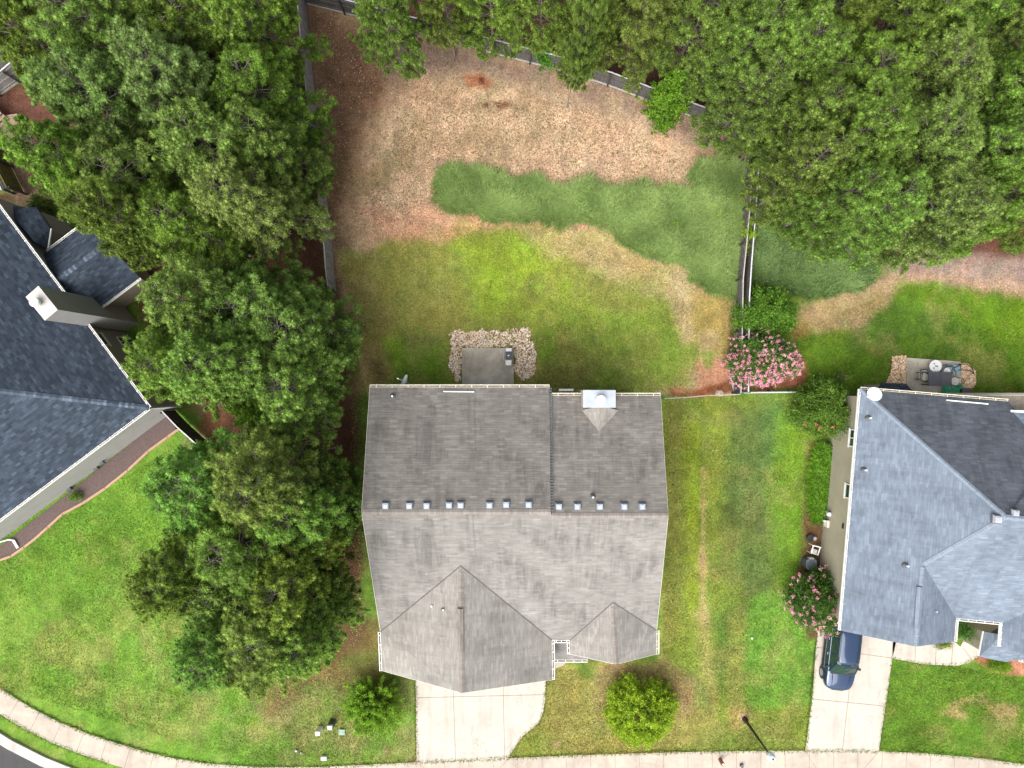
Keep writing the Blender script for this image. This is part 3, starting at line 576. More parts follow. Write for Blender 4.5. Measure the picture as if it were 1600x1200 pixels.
for line in ([(649, 1062), (651, 1190)], [(852.5, 1062), (852, 1092), (849, 1112), (842, 1128), (832, 1138), (818, 1149), (808, 1162), (799, 1176), (794, 1185)], [(1276, 1000), (1258, 1172)], [(1394, 1029), (1373, 1173)], [(1394, 1029), (1450, 1039), (1496, 1040), (1526, 1027)], UPPER[3:19], UPPER[18:27], offs(UPPER, 34)[2:8], [(722, 544), (802, 544), (803, 600)], [(722, 544), (722, 600)]):
    for a, b in zip(line[:-1], line[1:]):
        k = int(math.dist(a, b) * 3.2); f_ = RNG.random(k)[:, None]; ep.append(np.array(a) * (1 - f_) + np.array(b) * f_ + RNG.normal(0, .75, (k, 2)))
o = lawnblades('edge_grass', np.concatenate(ep), .08, .16, .06, 1.0, .4); tag(o, 'ragged grass creeping over the edges of the paving', 'grass'); o['kind'] = 'stuff'
BAND = [(690, 275), (705, 266), (740, 262), (762, 272), (780, 276), (815, 284), (850, 288), (868, 292), (885, 302), (905, 292), (935, 290), (960, 298), (1000, 300), (1030, 306), (1050, 298), (1083, 306), (1084, 275), (1095, 256), (1130, 250), (1163, 262), (1152, 400), (1148, 462), (1110, 455), (1082, 430), (1066, 412), (1020, 400), (990, 385), (960, 362), (935, 345), (900, 340), (872, 352), (850, 345), (800, 345), (768, 340), (745, 322), (720, 326), (700, 330), (688, 300)]
def ragged(p, amp, rng, dens=7.0):
    q = []
    for a, b in zip(p, p[1:] + p[:1]):
        k = max(1, int(math.dist(a, b) / dens))
        for i in range(k): q.append((a[0] + (b[0] - a[0]) * i / k + rng.normal(0, amp), a[1] + (b[1] - a[1]) * i / k + rng.normal(0, amp)))
    return q
BAND2 = ragged(BAND, 5.5, RNG, 11)
o = tufts('tall_grass', np.concatenate([inpoly(36000, BAND2, RNG), inpoly(2500, ragged(BAND, 6, RNG, 14), RNG), inpoly(2500, ragged(BAND, 8, RNG, 20), RNG)]), 0.46, 0.06, (0.1, 1.0), 1.1, 3)
o.color = (0.98, 1.0, .80, 1); tag(o, 'bluish green tall grass in a ragged band across the back yard', 'tall grass'); o['kind'] = 'stuff'
BANDR = [(1182, 235), (1240, 300), (1300, 350), (1345, 385), (1363, 430), (1345, 450), (1300, 458), (1262, 462), (1215, 450), (1176, 440)]
o = tufts('tall_grass', inpoly(16000, ragged(BANDR, 2.6, RNG), RNG), 0.46, 0.075, (0.1, 0.8), 0.8, 3)
o.color = (0.80, 0.88, 0.78, 1); tag(o, 'dark green tall grass at the edge of the wood right of the double fence', 'tall grass'); o['kind'] = 'stuff'
def stones(name, pts, size, cols, z0):
    mb_v = []; mb_f = []; cc = []; b = 0
    X = (pts[:, 0] - 800) * H / F; Y = (600 - pts[:, 1]) * H / F
    base = np.array([(1, 0, 0), (.3, .9, 0), (-.8, .5, 0), (-.7, -.6, 0), (.4, -.9, 0), (0, 0, .8)])
    fc = [(0, 1, 5), (1, 2, 5), (2, 3, 5), (3, 4, 5), (4, 0, 5)]
    n_ = len(pts); s = RNG.uniform(size[0], size[1], n_) / 2; a = RNG.uniform(0, 6.28, n_)
    V = np.repeat(base[None], n_, 0) * s[:, None, None] * RNG.uniform(0.65, 1.25, (n_, 6, 3))
    Vx = V[:, :, 0] * np.cos(a)[:, None] - V[:, :, 1] * np.sin(a)[:, None] + X[:, None]; Vy = V[:, :, 0] * np.sin(a)[:, None] + V[:, :, 1] * np.cos(a)[:, None] + Y[:, None]
    V = np.stack([Vx, Vy, V[:, :, 2] + z0 + RNG.uniform(0, .03, n_)[:, None]], 2).reshape(-1, 3)
    Fc = (np.arange(n_)[:, None, None] * 6 + np.array(fc)[None]).reshape(-1, 3)
    c = np.repeat(np.array(cols)[RNG.integers(0, len(cols), n_)] * RNG.uniform(0.7, 1.15, (n_, 1)), 5, 0)
    return fastmesh(name, V, Fc, m_litter, col=c)
RC = [ph(250, 232, 206, 1.2), ph(232, 200, 160, 1.2), ph(216, 190, 150, 1.2), ph(250, 244, 230, 1.2), ph(190, 150, 114, 1.2), ph(130, 100, 80, 1.4)]
g1 = np.concatenate([inpoly(3600, ragged([(701, 518), (760, 516), (770, 544), (721, 544), (721, 592), (712, 596), (704, 570)], 2.5, RNG), RNG), inpoly(2700, ragged([(804, 520), (822, 515), (832, 540), (838, 570), (836, 590), (815, 592), (804, 580)], 2.5, RNG), RNG), inpoly(750, ragged([(756, 516), (828, 513), (828, 536), (800, 541), (766, 542)], 2.5, RNG), RNG)])
o = stones('gravel_border', g1, (0.05, 0.17), RC, 0.0); tag(o, 'pale tan river stones bordering the centre patio slab', 'gravel'); o['kind'] = 'stuff'
o = stones('gravel_border', np.concatenate([inpoly(1300, [(1394, 556), (1416, 556), (1415, 603), (1382, 603), (1392, 580)], RNG), inpoly(1500, [(1500, 568), (1512, 568), (1524, 580), (1524, 600), (1517, 608), (1500, 608), (1497, 590)], RNG)]), (0.05, 0.13), [ph(244, 210, 172, 1.2), ph(228, 186, 144, 1.2), ph(250, 226, 196, 1.2), ph(196, 150, 110, 1.3)], 0.02)
tag(o, 'peach coloured gravel on both sides of the neighbouring patio', 'gravel'); o['kind'] = 'stuff'

# ---------------------------------------------------------------- houses
def gutter(parent, a, b, out, mat='tan_metal', hang=0.9, wd=0.13):
    a = Vector(a); b = Vector(b); d = (b - a).normalized(); o = Vector((out[0], out[1], 0)); o = (o - d * o.dot(d)).normalized(); z = Vector((0, 0, 1))
    mb = MB(); mb.bar(a + o * wd - z * .03, b + o * wd - z * .03, 0.035, 0.13)
    mb.bar(a + o * 0.012 - z * .06, b + o * 0.012 - z * .06, 0.02, 0.12)
    e = d * 0.012
    mb.box(a + o * wd * .5 + e - z * .05, (0.02, wd, 0.11), d); mb.box(b + o * wd * .5 - e - z * .05, (0.02, wd, 0.11), d)
    L_ = (b - a).length; k = int(L_ / hang)
    for i in range(k + 1):
        q = a + d * (hang * .4 + i * hang)
        if (q - a).length < L_: mb.box(q + o * (wd * .45) + z * .022, (0.035, wd * 1.25, 0.02), d)
    g = mb.build('gutter', M[mat], parent)
    MB().bar(a + o * wd * .5 - z * .088, b + o * wd * .5 - z * .088, wd * .8, 0.02).build('gutter_floor', M['gutter_in'], g)
    return g
def ridge_cap(parent, a, b, mat, w_=0.16, drop=0.5, lift=0.025):
    a = Vector(a); b = Vector(b); d = b - a; h = Vector((d.x, d.y, 0)).normalized(); p = Vector((-h.y, h.x, 0)); up = Vector((0, 0, 1))
    mb = MB(); L_ = d.length
    for s in (-1, 1):
        A0, B0 = a + up * lift, b + up * lift; A1 = a + p * s * w_ + up * (lift - w_ * drop); B1 = b + p * s * w_ + up * (lift - w_ * drop)
        q = [A0, B0, B1, A1] if s < 0 else [A0, A1, B1, B0]
        uv = {tuple(A0): (0, 0), tuple(B0): (L_, 0), tuple(A1): (0, w_), tuple(B1): (L_, w_)}
        mb.face(q, [(uv[tuple(v)][1] + 5, uv[tuple(v)][0]) for v in q])
    for s in (-1, 1):
        A0 = a + p * s * w_ + up * (lift - w_ * drop); B0 = b + p * s * w_ + up * (lift - w_ * drop); mb.face([A0, B0, B0 - up * .04, A0 - up * .04])
    return mb.build('ridge_cap', M[mat], parent)
def box_vent(parent, q, yaw=0, mat='vent_metal', s=0.36):
    v = MB().frustum(q + Vector((0, 0, .02)), (s, s), (s * .82, s * .82), 0.17, yaw).build('roof_vent', M[mat], parent)
    MB().frustum(q + Vector((0, 0, .19)), (s * .62, s * .62), (s * .5, s * .5), .03, yaw).build('vent_top', M['galv'], parent)
    f = MB(); f.frustum(q + Vector((0, 0, -.05)), (s * 1.25, s * 1.25), (s * 1.2, s * 1.2), 0.075, yaw); return v, f.build('vent_flange', M['vent_dark'], parent)
def pipe_vent(parent, q):
    MB().tube([q + Vector((0, 0, -.1)), q + Vector((0, 0, .30))], 0.05, 10).build('vent_pipe', M['whiteplastic'], parent)
    MB().tube([q + Vector((0, 0, -.1)), q + Vector((0, 0, .05)), q + Vector((0, 0, .16))], [0.2, 0.15, 0.065], 12).build('pipe_flashing', M['vent_dark'], parent)
def plane_of(pts):
    a, b, c = (Vector(p) for p in pts[:3]); n_ = (b - a).cross(c - a).normalized()
    return a, (n_ if n_.z > 0 else -n_)
def mound(poly, z0, h): return [(x, y, z0) for x, y in poly]
def window_part(parent, p, right, up, nrm, w_, h_, sashes=1, frame='white'):
    right = Vector(right).normalized(); up = Vector(up).normalized(); nrm = Vector(nrm).normalized(); p = Vector(p); t = 0.07
    mb = MB()
    for s in (-1, 1):
        mb.box(p + right * s * (w_ / 2 - t / 2) + nrm * .03, (t, 0.06, h_), right, up); mb.box(p + up * s * (h_ / 2 - t / 2) + nrm * .034, (w_, 0.06, t), right, up)
    if sashes > 1: mb.box(p + nrm * .026, (0.05, 0.05, h_ - .1), right, up)
    mb.box(p + nrm * .03 - up * (h_ / 2 + .03), (w_ + .1, 0.1, 0.06), right, up)
    f = mb.build('window', M[frame], parent)
    MB().box(p + nrm * .012, (w_ - .1, 0.02, h_ - .1), right, up).build('pane', M['glass'], f)
    return f

# ---- centre house
hc = thing('house', 'house with weathered grey shingle roof in the middle of the photo', 'house', (0, -8, 0))
z3 = Vector((0, 0, 1))
def roofobj(name, faces, mat, parent):
    mb = MB()
    for pts, e in faces: mb.roofplane(pts, e)
    return mb.build(name, M[mat], parent)
RL = P(565, 800, 8.2); FLb = P(595, 1001, 4.2); FRb = P(1026, 1001, 4.2)
pf = (P(720, 800, 8.2), P(720, 1001, 4.2), P(950, 1001, 4.2)); pf0, pfn = plane_of(pf)
onf = lambda x, y: on_plane(x, y, pf0, pfn)
rl0, rl1, rr0, rr1 = onf(565, 800), onf(860.5, 800), onf(860.5, 805.5), onf(1044, 805.5)
bl0, bl1 = P(578, 605, 6.1), P(858.5, 605, 6.1)
dbl = (bl0 - rl0); 
n_back = plane_of((rl0, rl1, bl0))[1]
br0, br1 = on_plane(862, 618, rr0, n_back), on_plane(1032, 618, rr0, n_back)
rr1b = rr1
A7 = onf(720, 884); A9 = onf(958, 941)
gr_f = P(722, 1083, 6.7); ge_l = P(597, 1048, 3.95); ge_r = P(863, 1062, 4.25); gv_l = onf(594.5, 987); gv_r = onf(862.5, 1000)
A7 = on_plane(720, 884, gr_f, Vector((0, 0, 1))) if False else A7
sr_f = P(963, 1038, 5.65); se_l = P(890, 1022, 4.15); se_r = P(1026, 1022, 4.15); sv_l = onf(891, 1000); sv_r = onf(1026, 985)
roof = roofobj('roof', [
    ([rl0, rl1, rr0, rr1, sv_r, A9, sv_l, gv_r, A7, gv_l], (1, 0)),
    ], 'shingle_grey', hc)
roofobj('rear_roof', [([bl0, bl1, rl1, rl0], (1, 0)), ([br0, br1, rr1, rr0], (1, 0))], 'shingle_stained_shaded', hc)
roofobj('gable_roof', [([A7, gr_f, ge_l, gv_l], (0, 1)), ([A7, gv_r, ge_r, gr_f], (0, 1))], 'shingle_pale', hc)
roofobj('gable_roof', [([A9, sr_f, se_l, sv_l], (0, 1)), ([A9, sv_r, se_r, sr_f], (0, 1))], 'shingle_pale', hc)
for a, b in ((A7, gv_l), (A7, gv_r), (A9, sv_l), (A9, sv_r)): MB().bar(a + z3 * .012, b + z3 * .012, .07, .02).build('valley_strip', M['vent_dark2'], hc)
# porch roof between the two front gables
er = [P(864, 1000, 3.0) + Vector((0, .3, .5)), P(894, 1000, 3.0) + Vector((0, .3, .5)), P(920, 1031, 2.85), P(864, 1031, 2.85)]
roofobj('porch_roof', [(er, (1, 0))], 'shingle_grey', hc)
ridge_cap(roof, rl0 + z3 * .0, rl1, 'cap_grey', .15, .38); ridge_cap(roof, rr0, rr1, 'cap_grey', .15, .38)
ridge_cap(roof, A7 + Vector((0, -.35, 0)), gr_f, 'cap_grey', .15, .5); ridge_cap(roof, A9 + Vector((0, -.3, 0)), sr_f, 'cap_grey', .15, .5)
# raised ridge vent on the garage gable
va = on_plane(719, 951, gr_f, Vector((0, 0, 1))); vb = on_plane(719.5, 1018, gr_f, Vector((0, 0, 1)))
mb = MB()
for s in (-1, 1): mb.roofplane([va + z3 * .09, vb + z3 * .09, vb + Vector((s * .17, 0, .01)), va + Vector((s * .17, 0, .01))], (0, 1), 0.07)
mb.build('ridge_vent', M['cap_grey'], roof)
# rake boards (white) on gable ends, gutters
for a, b in ((rl0, bl0), (rl0, gv_l), (rr1, br1), (rr1, sv_r), (gr_f, ge_l), (gr_f, ge_r), (sr_f, se_l), (sr_f, se_r), (rr0 + Vector((-.02, 0, .06)), br0 + Vector((-.04, 0, .06)))):
    MB().bar(a - z3 * .1, b - z3 * .1, 0.04, 0.15).build('rake_trim', M['tan_metal'], hc)
# step flashing between the two back slopes
mb = MB()
for i in range(44):
    f_ = (i + .5) / 44; q = bl1.lerp(rl1, f_); mb.box(q + Vector((.07, 0, -.06)), (0.13, 0.07, 0.03), (1, 0, 0))
mb.bar(bl1 + Vector((.03, 0, -.075)), rl1 + Vector((.03, 0, -.075)), .05, .02); mb.build('step_flashing', M['vent_dark'], roof)
gutter(hc, bl0, bl1, (0, 1)); gutter(hc, br0, br1, (0, 1)); gutter(hc, gv_r, ge_r, (1, 0), 'white', .5); gutter(hc, onf(866, 1000.5), onf(890, 1000.5), (0, -1), 'white', .3)
gutter(hc, P(890, 1001, 4.15), se_l, (-1, 0), 'white', .3); gutter(hc, sv_r, se_r, (1, 0), 'tan_metal', .5); gutter(hc, gv_l, ge_l, (-1, 0), 'white', .6)
gutter(hc, P(866, 1031, 2.85), P(918, 1031, 2.85), (0, -1), 'white', .5)
MB().tube([on_plane(693, 611.5, bl0, n_back) + z3 * .05, on_plane(741, 612, bl0, n_back) + z3 * .05], 0.035, 8).build('downspout_pipe', M['white'], hc)
mb = MB().bar(P(873, 616, 5.2) + Vector((0, .25, 0)), P(896, 616, 5.2) + Vector((0, .25, 0)), .12, .1); mb.build('downspout_elbow', M['white'], hc)
for x, y in ((603, 790), (640, 790), (667, 790), (702, 789), (720, 789), (765, 789), (791, 788), (826, 788)): box_vent(roof, on_plane(x, y, rl0, n_back))
for x, y in ((873, 791), (902, 791), (937, 791), (975, 791), (1003, 791)): box_vent(roof, on_plane(x, y, rr0, n_back))
pl0, pln = plane_of((A7, gr_f, ge_l))
pipe_vent(roof, on_plane(614, 619, rl0, n_back)); pipe_vent(roof, on_plane(926, 776, rr0, n_back)); pipe_vent(roof, on_plane(675, 945, pl0, pln)); pipe_vent(roof, on_plane(693, 951, pl0, pln))
# walls: solid bodies under the roofs
def xprism(mb, prof, x0, x1): mb.extrude([(x0, y, z) for y, z in prof], (x1 - x0, 0, 0))
def yprism(mb, prof, y0, y1): mb.extrude([(x, y0, z) for x, z in prof], (0, y1 - y0, 0))
mb = MB(); prof = [(-.65, -.2), (-.65, 5.75), (-6.9, 7.85), (-14.75, 4.0), (-14.75, -.2)]
xprism(mb, prof, -7.7, 2.1); prof2 = [(-1.1, -.2), (-1.1, 5.72), (-7.08, 7.72), (-14.75, 4.0), (-14.75, -.2)]; xprism(mb, prof2, 2.1, 8.1)
yprism(mb, [(-7.35, -.2), (-7.35, 3.8), (-2.75, 6.35), (2.0, 3.95), (2.0, -.2)], -16.85, -14)
yprism(mb, [(3.8, -.2), (3.8, 4.0), (6.0, 5.3), (8.15, 4.0), (8.15, -.2)], -15.65, -14)
wall = mb.build('wall', M['siding_beige'], hc)
MB().box((-2.7, -16.88, 1.1), (4.9, .06, 2.2)).build('garage_door', M['white'], hc)
MB().box((2.9, -14.79, 1.05), (0.95, .06, 2.1)).build('front_door', M['white'], hc)
window_part(hc, (6.0, -15.66, 1.7), (1, 0, 0), (0, 0, 1), (0, -1, 0), 1.6, 1.5, 2)
for x in (-5.5, -2.0): window_part(hc, (x, -.63, 4.0), (-1, 0, 0), (0, 0, 1), (0, 1, 0), 1.2, 1.3, 2)
MB().box((-2.2, -.6, 1.1), (1.9, .08, 2.1)).build('patio_door', M['glass'], hc)
for x in (1.0,): window_part(hc, (x, -.63, 4.0), (-1, 0, 0), (0, 0, 1), (0, 1, 0), 1.2, 1.3, 2)
# chimney with metal cap and saddle
def chimney(parent, top, zt, zb, capmat, sidemat, capc, plan=None, cap_over=0.03):
    pts = [P(x, y, zt) for x, y in top]; c = sum(pts, Vector()) / 4
    inn = [(c + (p - c) * 0.97) for p in pts]
    ch = MB().prism([(p.x, p.y) for p in inn], zb, zt - .06).build('chimney', M[sidemat], parent)
    MB().prism([(p.x, p.y) for p in pts], zt - .06, zt).build('chimney_cap', M[capmat], ch)
    q = P(*capc, zt + .35); q.z = zt
    MB().tube([q, q + z3 * .2], .17, 20).build('flue_collar', M[capmat], ch); MB().tube([q + z3 * .2, q + z3 * .21, q + z3 * .42, q + z3 * .46], [.17, .25, .25, .18], 24).build('flue_cap', M['whiteplastic'], ch)
    return ch
chimney(hc, [(911, 609.5), (962, 609.5), (962, 637), (911, 637)], 7.5, 2.7, 'galv', 'siding_beige', (939, 624.5))
sa, sb = on_plane(909, 641, rr0, n_back), on_plane(966, 641, rr0, n_back); sc_ = on_plane(936, 674, rr0, n_back); sm = (sa + sb) / 2; sm.z = sc_.z + .02
sm.y = P(0, 634, 7).y
roofobj('chimney_saddle', [([sa + z3 * .02, sm, sc_], (0, 1)), ([sm, sb + z3 * .02, sc_], (0, 1))], 'shingle_pale', roof)

# satellite dish builder
def dish(name, q, face, rad, label, arm_to):
    t = thing(name, label, 'satellite dish', q); face = Vector(face).normalized(); u = face.cross(Vector((0, 0, 1))).normalized(); v = u.cross(face); q = Vector(q)
    mb = MB(); rings = []
    for i in range(6):
        r_ = rad * i / 5; rings.append([q + u * math.cos(a_) * r_ + v * math.sin(a_) * r_ + face * (0.28 * (r_ / rad) ** 2 * rad) for a_ in [2 * math.pi * k / 28 for k in range(28)]])
    for i in range(5):
        for k in range(28):
            k2 = (k + 1) % 28; mb.face([rings[i][k], rings[i + 1][k], rings[i + 1][k2], rings[i][k2]]); mb.face([rings[i][k] - face * .02, rings[i][k2] - face * .02, rings[i + 1][k2] - face * .02, rings[i + 1][k] - face * .02])
    mb.build('reflector', M['dishgrey'], t, smooth=True)
    MB().tube([q - face * .03, q - face * .15 - z3 * .1, Vector(arm_to)], .025, 8).build('mast', M['greyplastic'], t)
    mb = MB(); tip = q + face * rad * 1.1 - v * rad * .5; mb.bar(q - v * rad * .95, tip, .04, .04); mb.build('feed_arm', M['greyplastic'], t)
    MB().box(tip, (.09, .07, .14), face).build('receiver', M['whiteplastic'], t)
    return t
dish('satellite_dish', P(634, 597, 5.6), (-.8, .35, .35), .42, 'small white dish fixed behind the back gutter of the centre house, edge-on', (P(631, 606, 5.6).x, -.6, 5.4))

# ---- right house
hr = thing('house', 'house with blue grey shingle roof on the right, blue car at its front', 'house', (24, -7, 0))
eA = P(1345, 608, 4.3); eF = P(1313.5, 985, 4.3); eT = P(1575, 627, 4.3); pk = P(1572, 808, 7.7)
wr_f = P(1432, 1010, 6.1); wr_b = P(1443, 882, 6.1); ew = P(1491, 1002, 4.3); vF = P(1494, 966, 4.3); gF = P(1566, 973, 4.3)
pl = plane_of((eA, eF, wr_f)); pt_ = plane_of((eA, eT, pk)); pfr = plane_of((vF, gF, pk)); pwr = plane_of((wr_b, wr_f, ew))
pkR = P(1700, 820, 7.7); eT2 = P(1720, 640, 4.3)
kx = P(1576, 643, 4.0)
rdir = (pkR - pk); xd = (eT - eA).normalized(); yd = (eF - eA).normalized()
E2 = P(1566, 973, 4.3); E3 = P(1563.5, 1010, 4.3); rg2f = P(1655, 1040, 6.3); rg2b = P(1670, 930, 6.3)
g2r = P(1760, 1030, 4.3); gb2 = P(1770, 975, 4.3)
roofr = roofobj('roof', [
    ([eA, eF, wr_f, wr_b, pk], tuple(yd)[:2]),
    ([pk, wr_b, vF, gF, rg2b, pkR], tuple(xd)[:2]),
    ([wr_b, wr_f, ew, vF], tuple(yd)[:2]),
    ([E2, E3, rg2f, rg2b], tuple(yd)[:2]), ([rg2b, rg2f, g2r, gb2], tuple(yd)[:2]), ([pkR, rg2b, gb2, P(1850, 900, 6), P(1850, 800, 6)], tuple(xd)[:2])], 'shingle_blue', hr)
roofobj('rear_roof', [([eA, pk, pkR, eT2, P(1640, 700, 5.2), eT], tuple(xd)[:2])], 'shingle_blue_stained_shaded', hr)
ridge_cap(roofr, eA, pk, 'cap_blue', .13, .36); ridge_cap(roofr, pk, wr_b, 'cap_blue', .13, .36); ridge_cap(roofr, wr_b + (wr_f - wr_b) * .03, wr_f, 'cap_blue', .14, .5)
ridge_cap(roofr, pk, pkR, 'cap_blue', .14, .45)
va = on_plane(1437.5, 917, wr_f, z3); vb = on_plane(1433, 981, wr_f, z3); mb = MB()
pd = Vector((1, 0, 0))
for s in (-1, 1): mb.roofplane([va + z3 * .09, vb + z3 * .09, vb + Vector((s * .17, 0, .01)), va + Vector((s * .17, 0, .01))], (0, 1), 0.07)
mb.build('ridge_vent', M['cap_blue'], roofr)
gutter(hr, eA, eF, (-1, 0), 'white', .95, .12); gutter(hr, eA, eT, (0, 1), 'tan_metal', .95, .12); gutter(hr, vF, gF, (0, -1), 'white', .5, .12)
gutter(hr, vF + Vector((0, -.05, 0)), ew, (1, 0), 'white', 9, .12); gutter(hr, E2, E3, (-1, 0), 'white', .4, .12)
for a, b in ((eF, wr_f), (wr_f, ew)): MB().bar(a - z3 * .1, b - z3 * .1, .04, .15).build('rake_trim', M['shingle_blue'], hr)
MB().tube([on_plane(1478, 625, *pt_) + z3 * .05, on_plane(1543, 631, *pt_) + z3 * .05], .04, 8).build('downspout_pipe', M['white'], hr)
yawr = math.atan2(xd.y, xd.x)
for x, y in ((1357, 653), (1350, 734), (1415, 883)): pipe_vent(roofr, on_plane(x, y, *pl))
MB().tube([on_plane(1462, 955, *pwr), on_plane(1462, 955, *pwr) + z3 * .15], .05, 8).build('vent_pipe', M['greyplastic'], roofr)
box_vent(roofr, on_plane(1557, 811, *pl), yawr, 'greyplastic', .42); box_vent(roofr, on_plane(1585, 801, *pt_), yawr, 'greyplastic', .34)
def inset(a, b, c, d, k): return a
nw = Vector((yd.y, -yd.x, 0)); nw = nw if nw.x > 0 else -nw         # inward normal of the west wall
wA = eA + nw * .38 + yd * .4; wF = eF + nw * .38 - yd * .35
wE = ew - nw * .38 - yd * .35; wB = vF - nw * .38; mb = MB()
fp = [wA, wF, wE, wB + yd * .0 - yd * 0, gF + Vector((0, .45, 0)), gF + Vector((12, .3, 0)), eT2 + Vector((8, -.4, 0)), eT - yd * -.4]
mb.prism([(p.x, p.y) for p in fp], -.2, 4.05)
wm = (wF + wE) / 2; mb.extrude([(wF.x, wF.y, 4.0), (wE.x, wE.y, 4.0), (wr_f.x, wF.y + (wE.y - wF.y) * .5, 5.75)], (0, 1.5, 0))
mb.build('wall', M['siding_tan'], hr)
def wallwin(parent, pts, p0, nrm, sashes=1):
    q = [on_plane(x, y, p0, nrm) for x, y in pts]; zs = [v.z for v in q]; c = sum(q, Vector()) / len(q)
    rt = Vector((-nrm.y, nrm.x, 0)).normalized(); ss = [(v - c).dot(rt) for v in q]
    w_ = max(ss) - min(ss); h_ = max(zs) - min(zs); c = c + rt * (max(ss) + min(ss)) / 2; c.z = (max(zs) + min(zs)) / 2
    return window_part(parent, c, rt, z3, nrm, max(.4, w_), max(.4, h_), sashes)
wallwin(hr, [(1329, 671), (1336, 671), (1336, 698), (1329, 698)], wA, -nw, 2); wallwin(hr, [(1322, 757), (1330, 757), (1330, 778), (1322, 778)], wA, -nw, 1)
q = on_plane(1318, 822, wA, -nw); MB().box(q - nw * .04, (.08, .3, .12), nw).build('wall_vent', M['black'], hr)
# porch bay roof at the front right
bz = 2.9; b0 = [P(1538, 987, bz), P(1530.5, 1026, bz), P(1552, 1031, bz), P(1572, 1034, bz), P(1592, 1031, bz), P(1640, 1034, bz)]
bt = [P(1566, 992, 3.7), P(1600, 1000, 3.7), P(1640, 1005, 3.7)]
roofobj('bay_roof', [([b0[0], b0[1], bt[0]], (0, 1)), ([b0[1], b0[2], b0[3], bt[0]], (1, 0)), ([b0[3], b0[4], bt[1], bt[0]], (1, 0)), ([b0[4], b0[5], bt[2], bt[1]], (1, 0))], 'shingle_blue', hr)
gutter(hr, b0[5], b0[4] + Vector((.02, 0, 0)), (0, -1), 'white', .5, .1); mb = MB(); mb.bar(b0[0] - z3 * .1, b0[1] - z3 * .1, .05, .12); mb.build('rake_trim', M['white'], hr)
MB().prism([(P(x, y, bz).x, P(x, y, bz).y) for x, y in ((1545, 992), (1538, 1020), (1572, 1027), (1660, 1027), (1660, 975), (1572, 975))], -.1, 2.8).build('bay_wall', M['siding_tan'], hr)
mb = MB()                                                           # brown porch boards
for i in range(17):
    x0 = 1514 + i * 3.4; mb.box((P(x0, 985, .35).x, P(x0, 978, .35).y, .3), (0.125, 2.6 if i > 5 else 1.2 + i * .12, 0.06), (1, 0, 0))
mb.build('porch_deck', M['deckwood'], hr)
MB().prism([(P(x, y, .3).x, P(x, y, .3).y) for x, y in ((1532, 986), (1536, 984), (1536, 1010), (1529, 1010))], 0, .26).build('porch_step', M['deckwood'], hr)
# rear deck and small lower roof
mb = MB()
a0 = P(1478, 619, 2.6)
for i in range(66): mb.box((a0.x + .07 + i * .142, P(0, 631, 2.6).y, 2.6), (0.134, 1.35, 0.06), (1, 0, 0))
dk = mb.build('rear_deck', M['tanboards'], hr)
MB().bar((a0.x, P(0, 617.5, 2.6).y, 2.55), (a0.x + 9.4, P(0, 617.5, 2.6).y, 2.55), .07, .22).build('deck_beam', M['tan_metal'], dk)
roofobj('lower_roof', [([P(1582, 643, 4.6), P(1700, 650, 4.6), P(1700, 730, 5.6), P(1640, 700, 5.6)], (1, 0))], 'shingle_blue', hr)
mb = MB().bar(P(1579, 642, 4.6), P(1700, 649, 4.6), .12, .14); mb.build('gutter', M['white'], hr)
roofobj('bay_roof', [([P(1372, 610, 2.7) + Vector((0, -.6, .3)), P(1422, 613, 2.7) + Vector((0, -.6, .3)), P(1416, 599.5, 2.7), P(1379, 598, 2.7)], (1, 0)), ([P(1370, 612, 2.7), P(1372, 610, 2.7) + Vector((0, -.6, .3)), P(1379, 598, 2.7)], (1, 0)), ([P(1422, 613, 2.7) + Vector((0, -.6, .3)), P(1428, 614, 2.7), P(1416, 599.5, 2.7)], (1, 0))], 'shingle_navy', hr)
MB().prism([(P(x, y, 2.6).x, P(x, y, 2.6).y) for x, y in ((1377, 625), (1382, 601), (1414, 602), (1420, 625))], -.1, 2.55).build('bay_wall', M['siding_tan'], hr)
dish('satellite_dish', P(1368, 615, 4.95), (-.75, -.28, .6), .42, 'white oval dish on the top left corner of the blue grey roof', P(1362, 618, 4.4))
# utilities on the west wall
q = on_plane(1297, 803, wA, -nw); t = thing('electric_meter', 'white topped meter on the tan wall of the right house', 'meter', q); MB().box(q - nw * .09, (.17, .26, .42), nw).build('meter_box', M['greyplastic'], t); MB().tube([q - nw * .18 + z3 * .22, q - nw * .18 + z3 * .30], [.13, .12], 14).build('meter_cap', M['whiteplastic'], t)
q = on_plane(1293, 818, wA, -nw); t = thing('utility_box', 'beige box below the meter on the tan wall of the right house', 'utility box', q); MB().box(q - nw * .08, (.15, .42, .5), nw).box(q - nw * .06 + z3 * .26, (.19, .46, .03), nw).build('box_body', M['cushion'], t); MB().tube([q - nw * .2 + Vector((-.02, .15, -.1)), q - nw * .2 + Vector((-.02, .15, .1))], .06, 10).build('conduit', M['whiteplastic'], t)

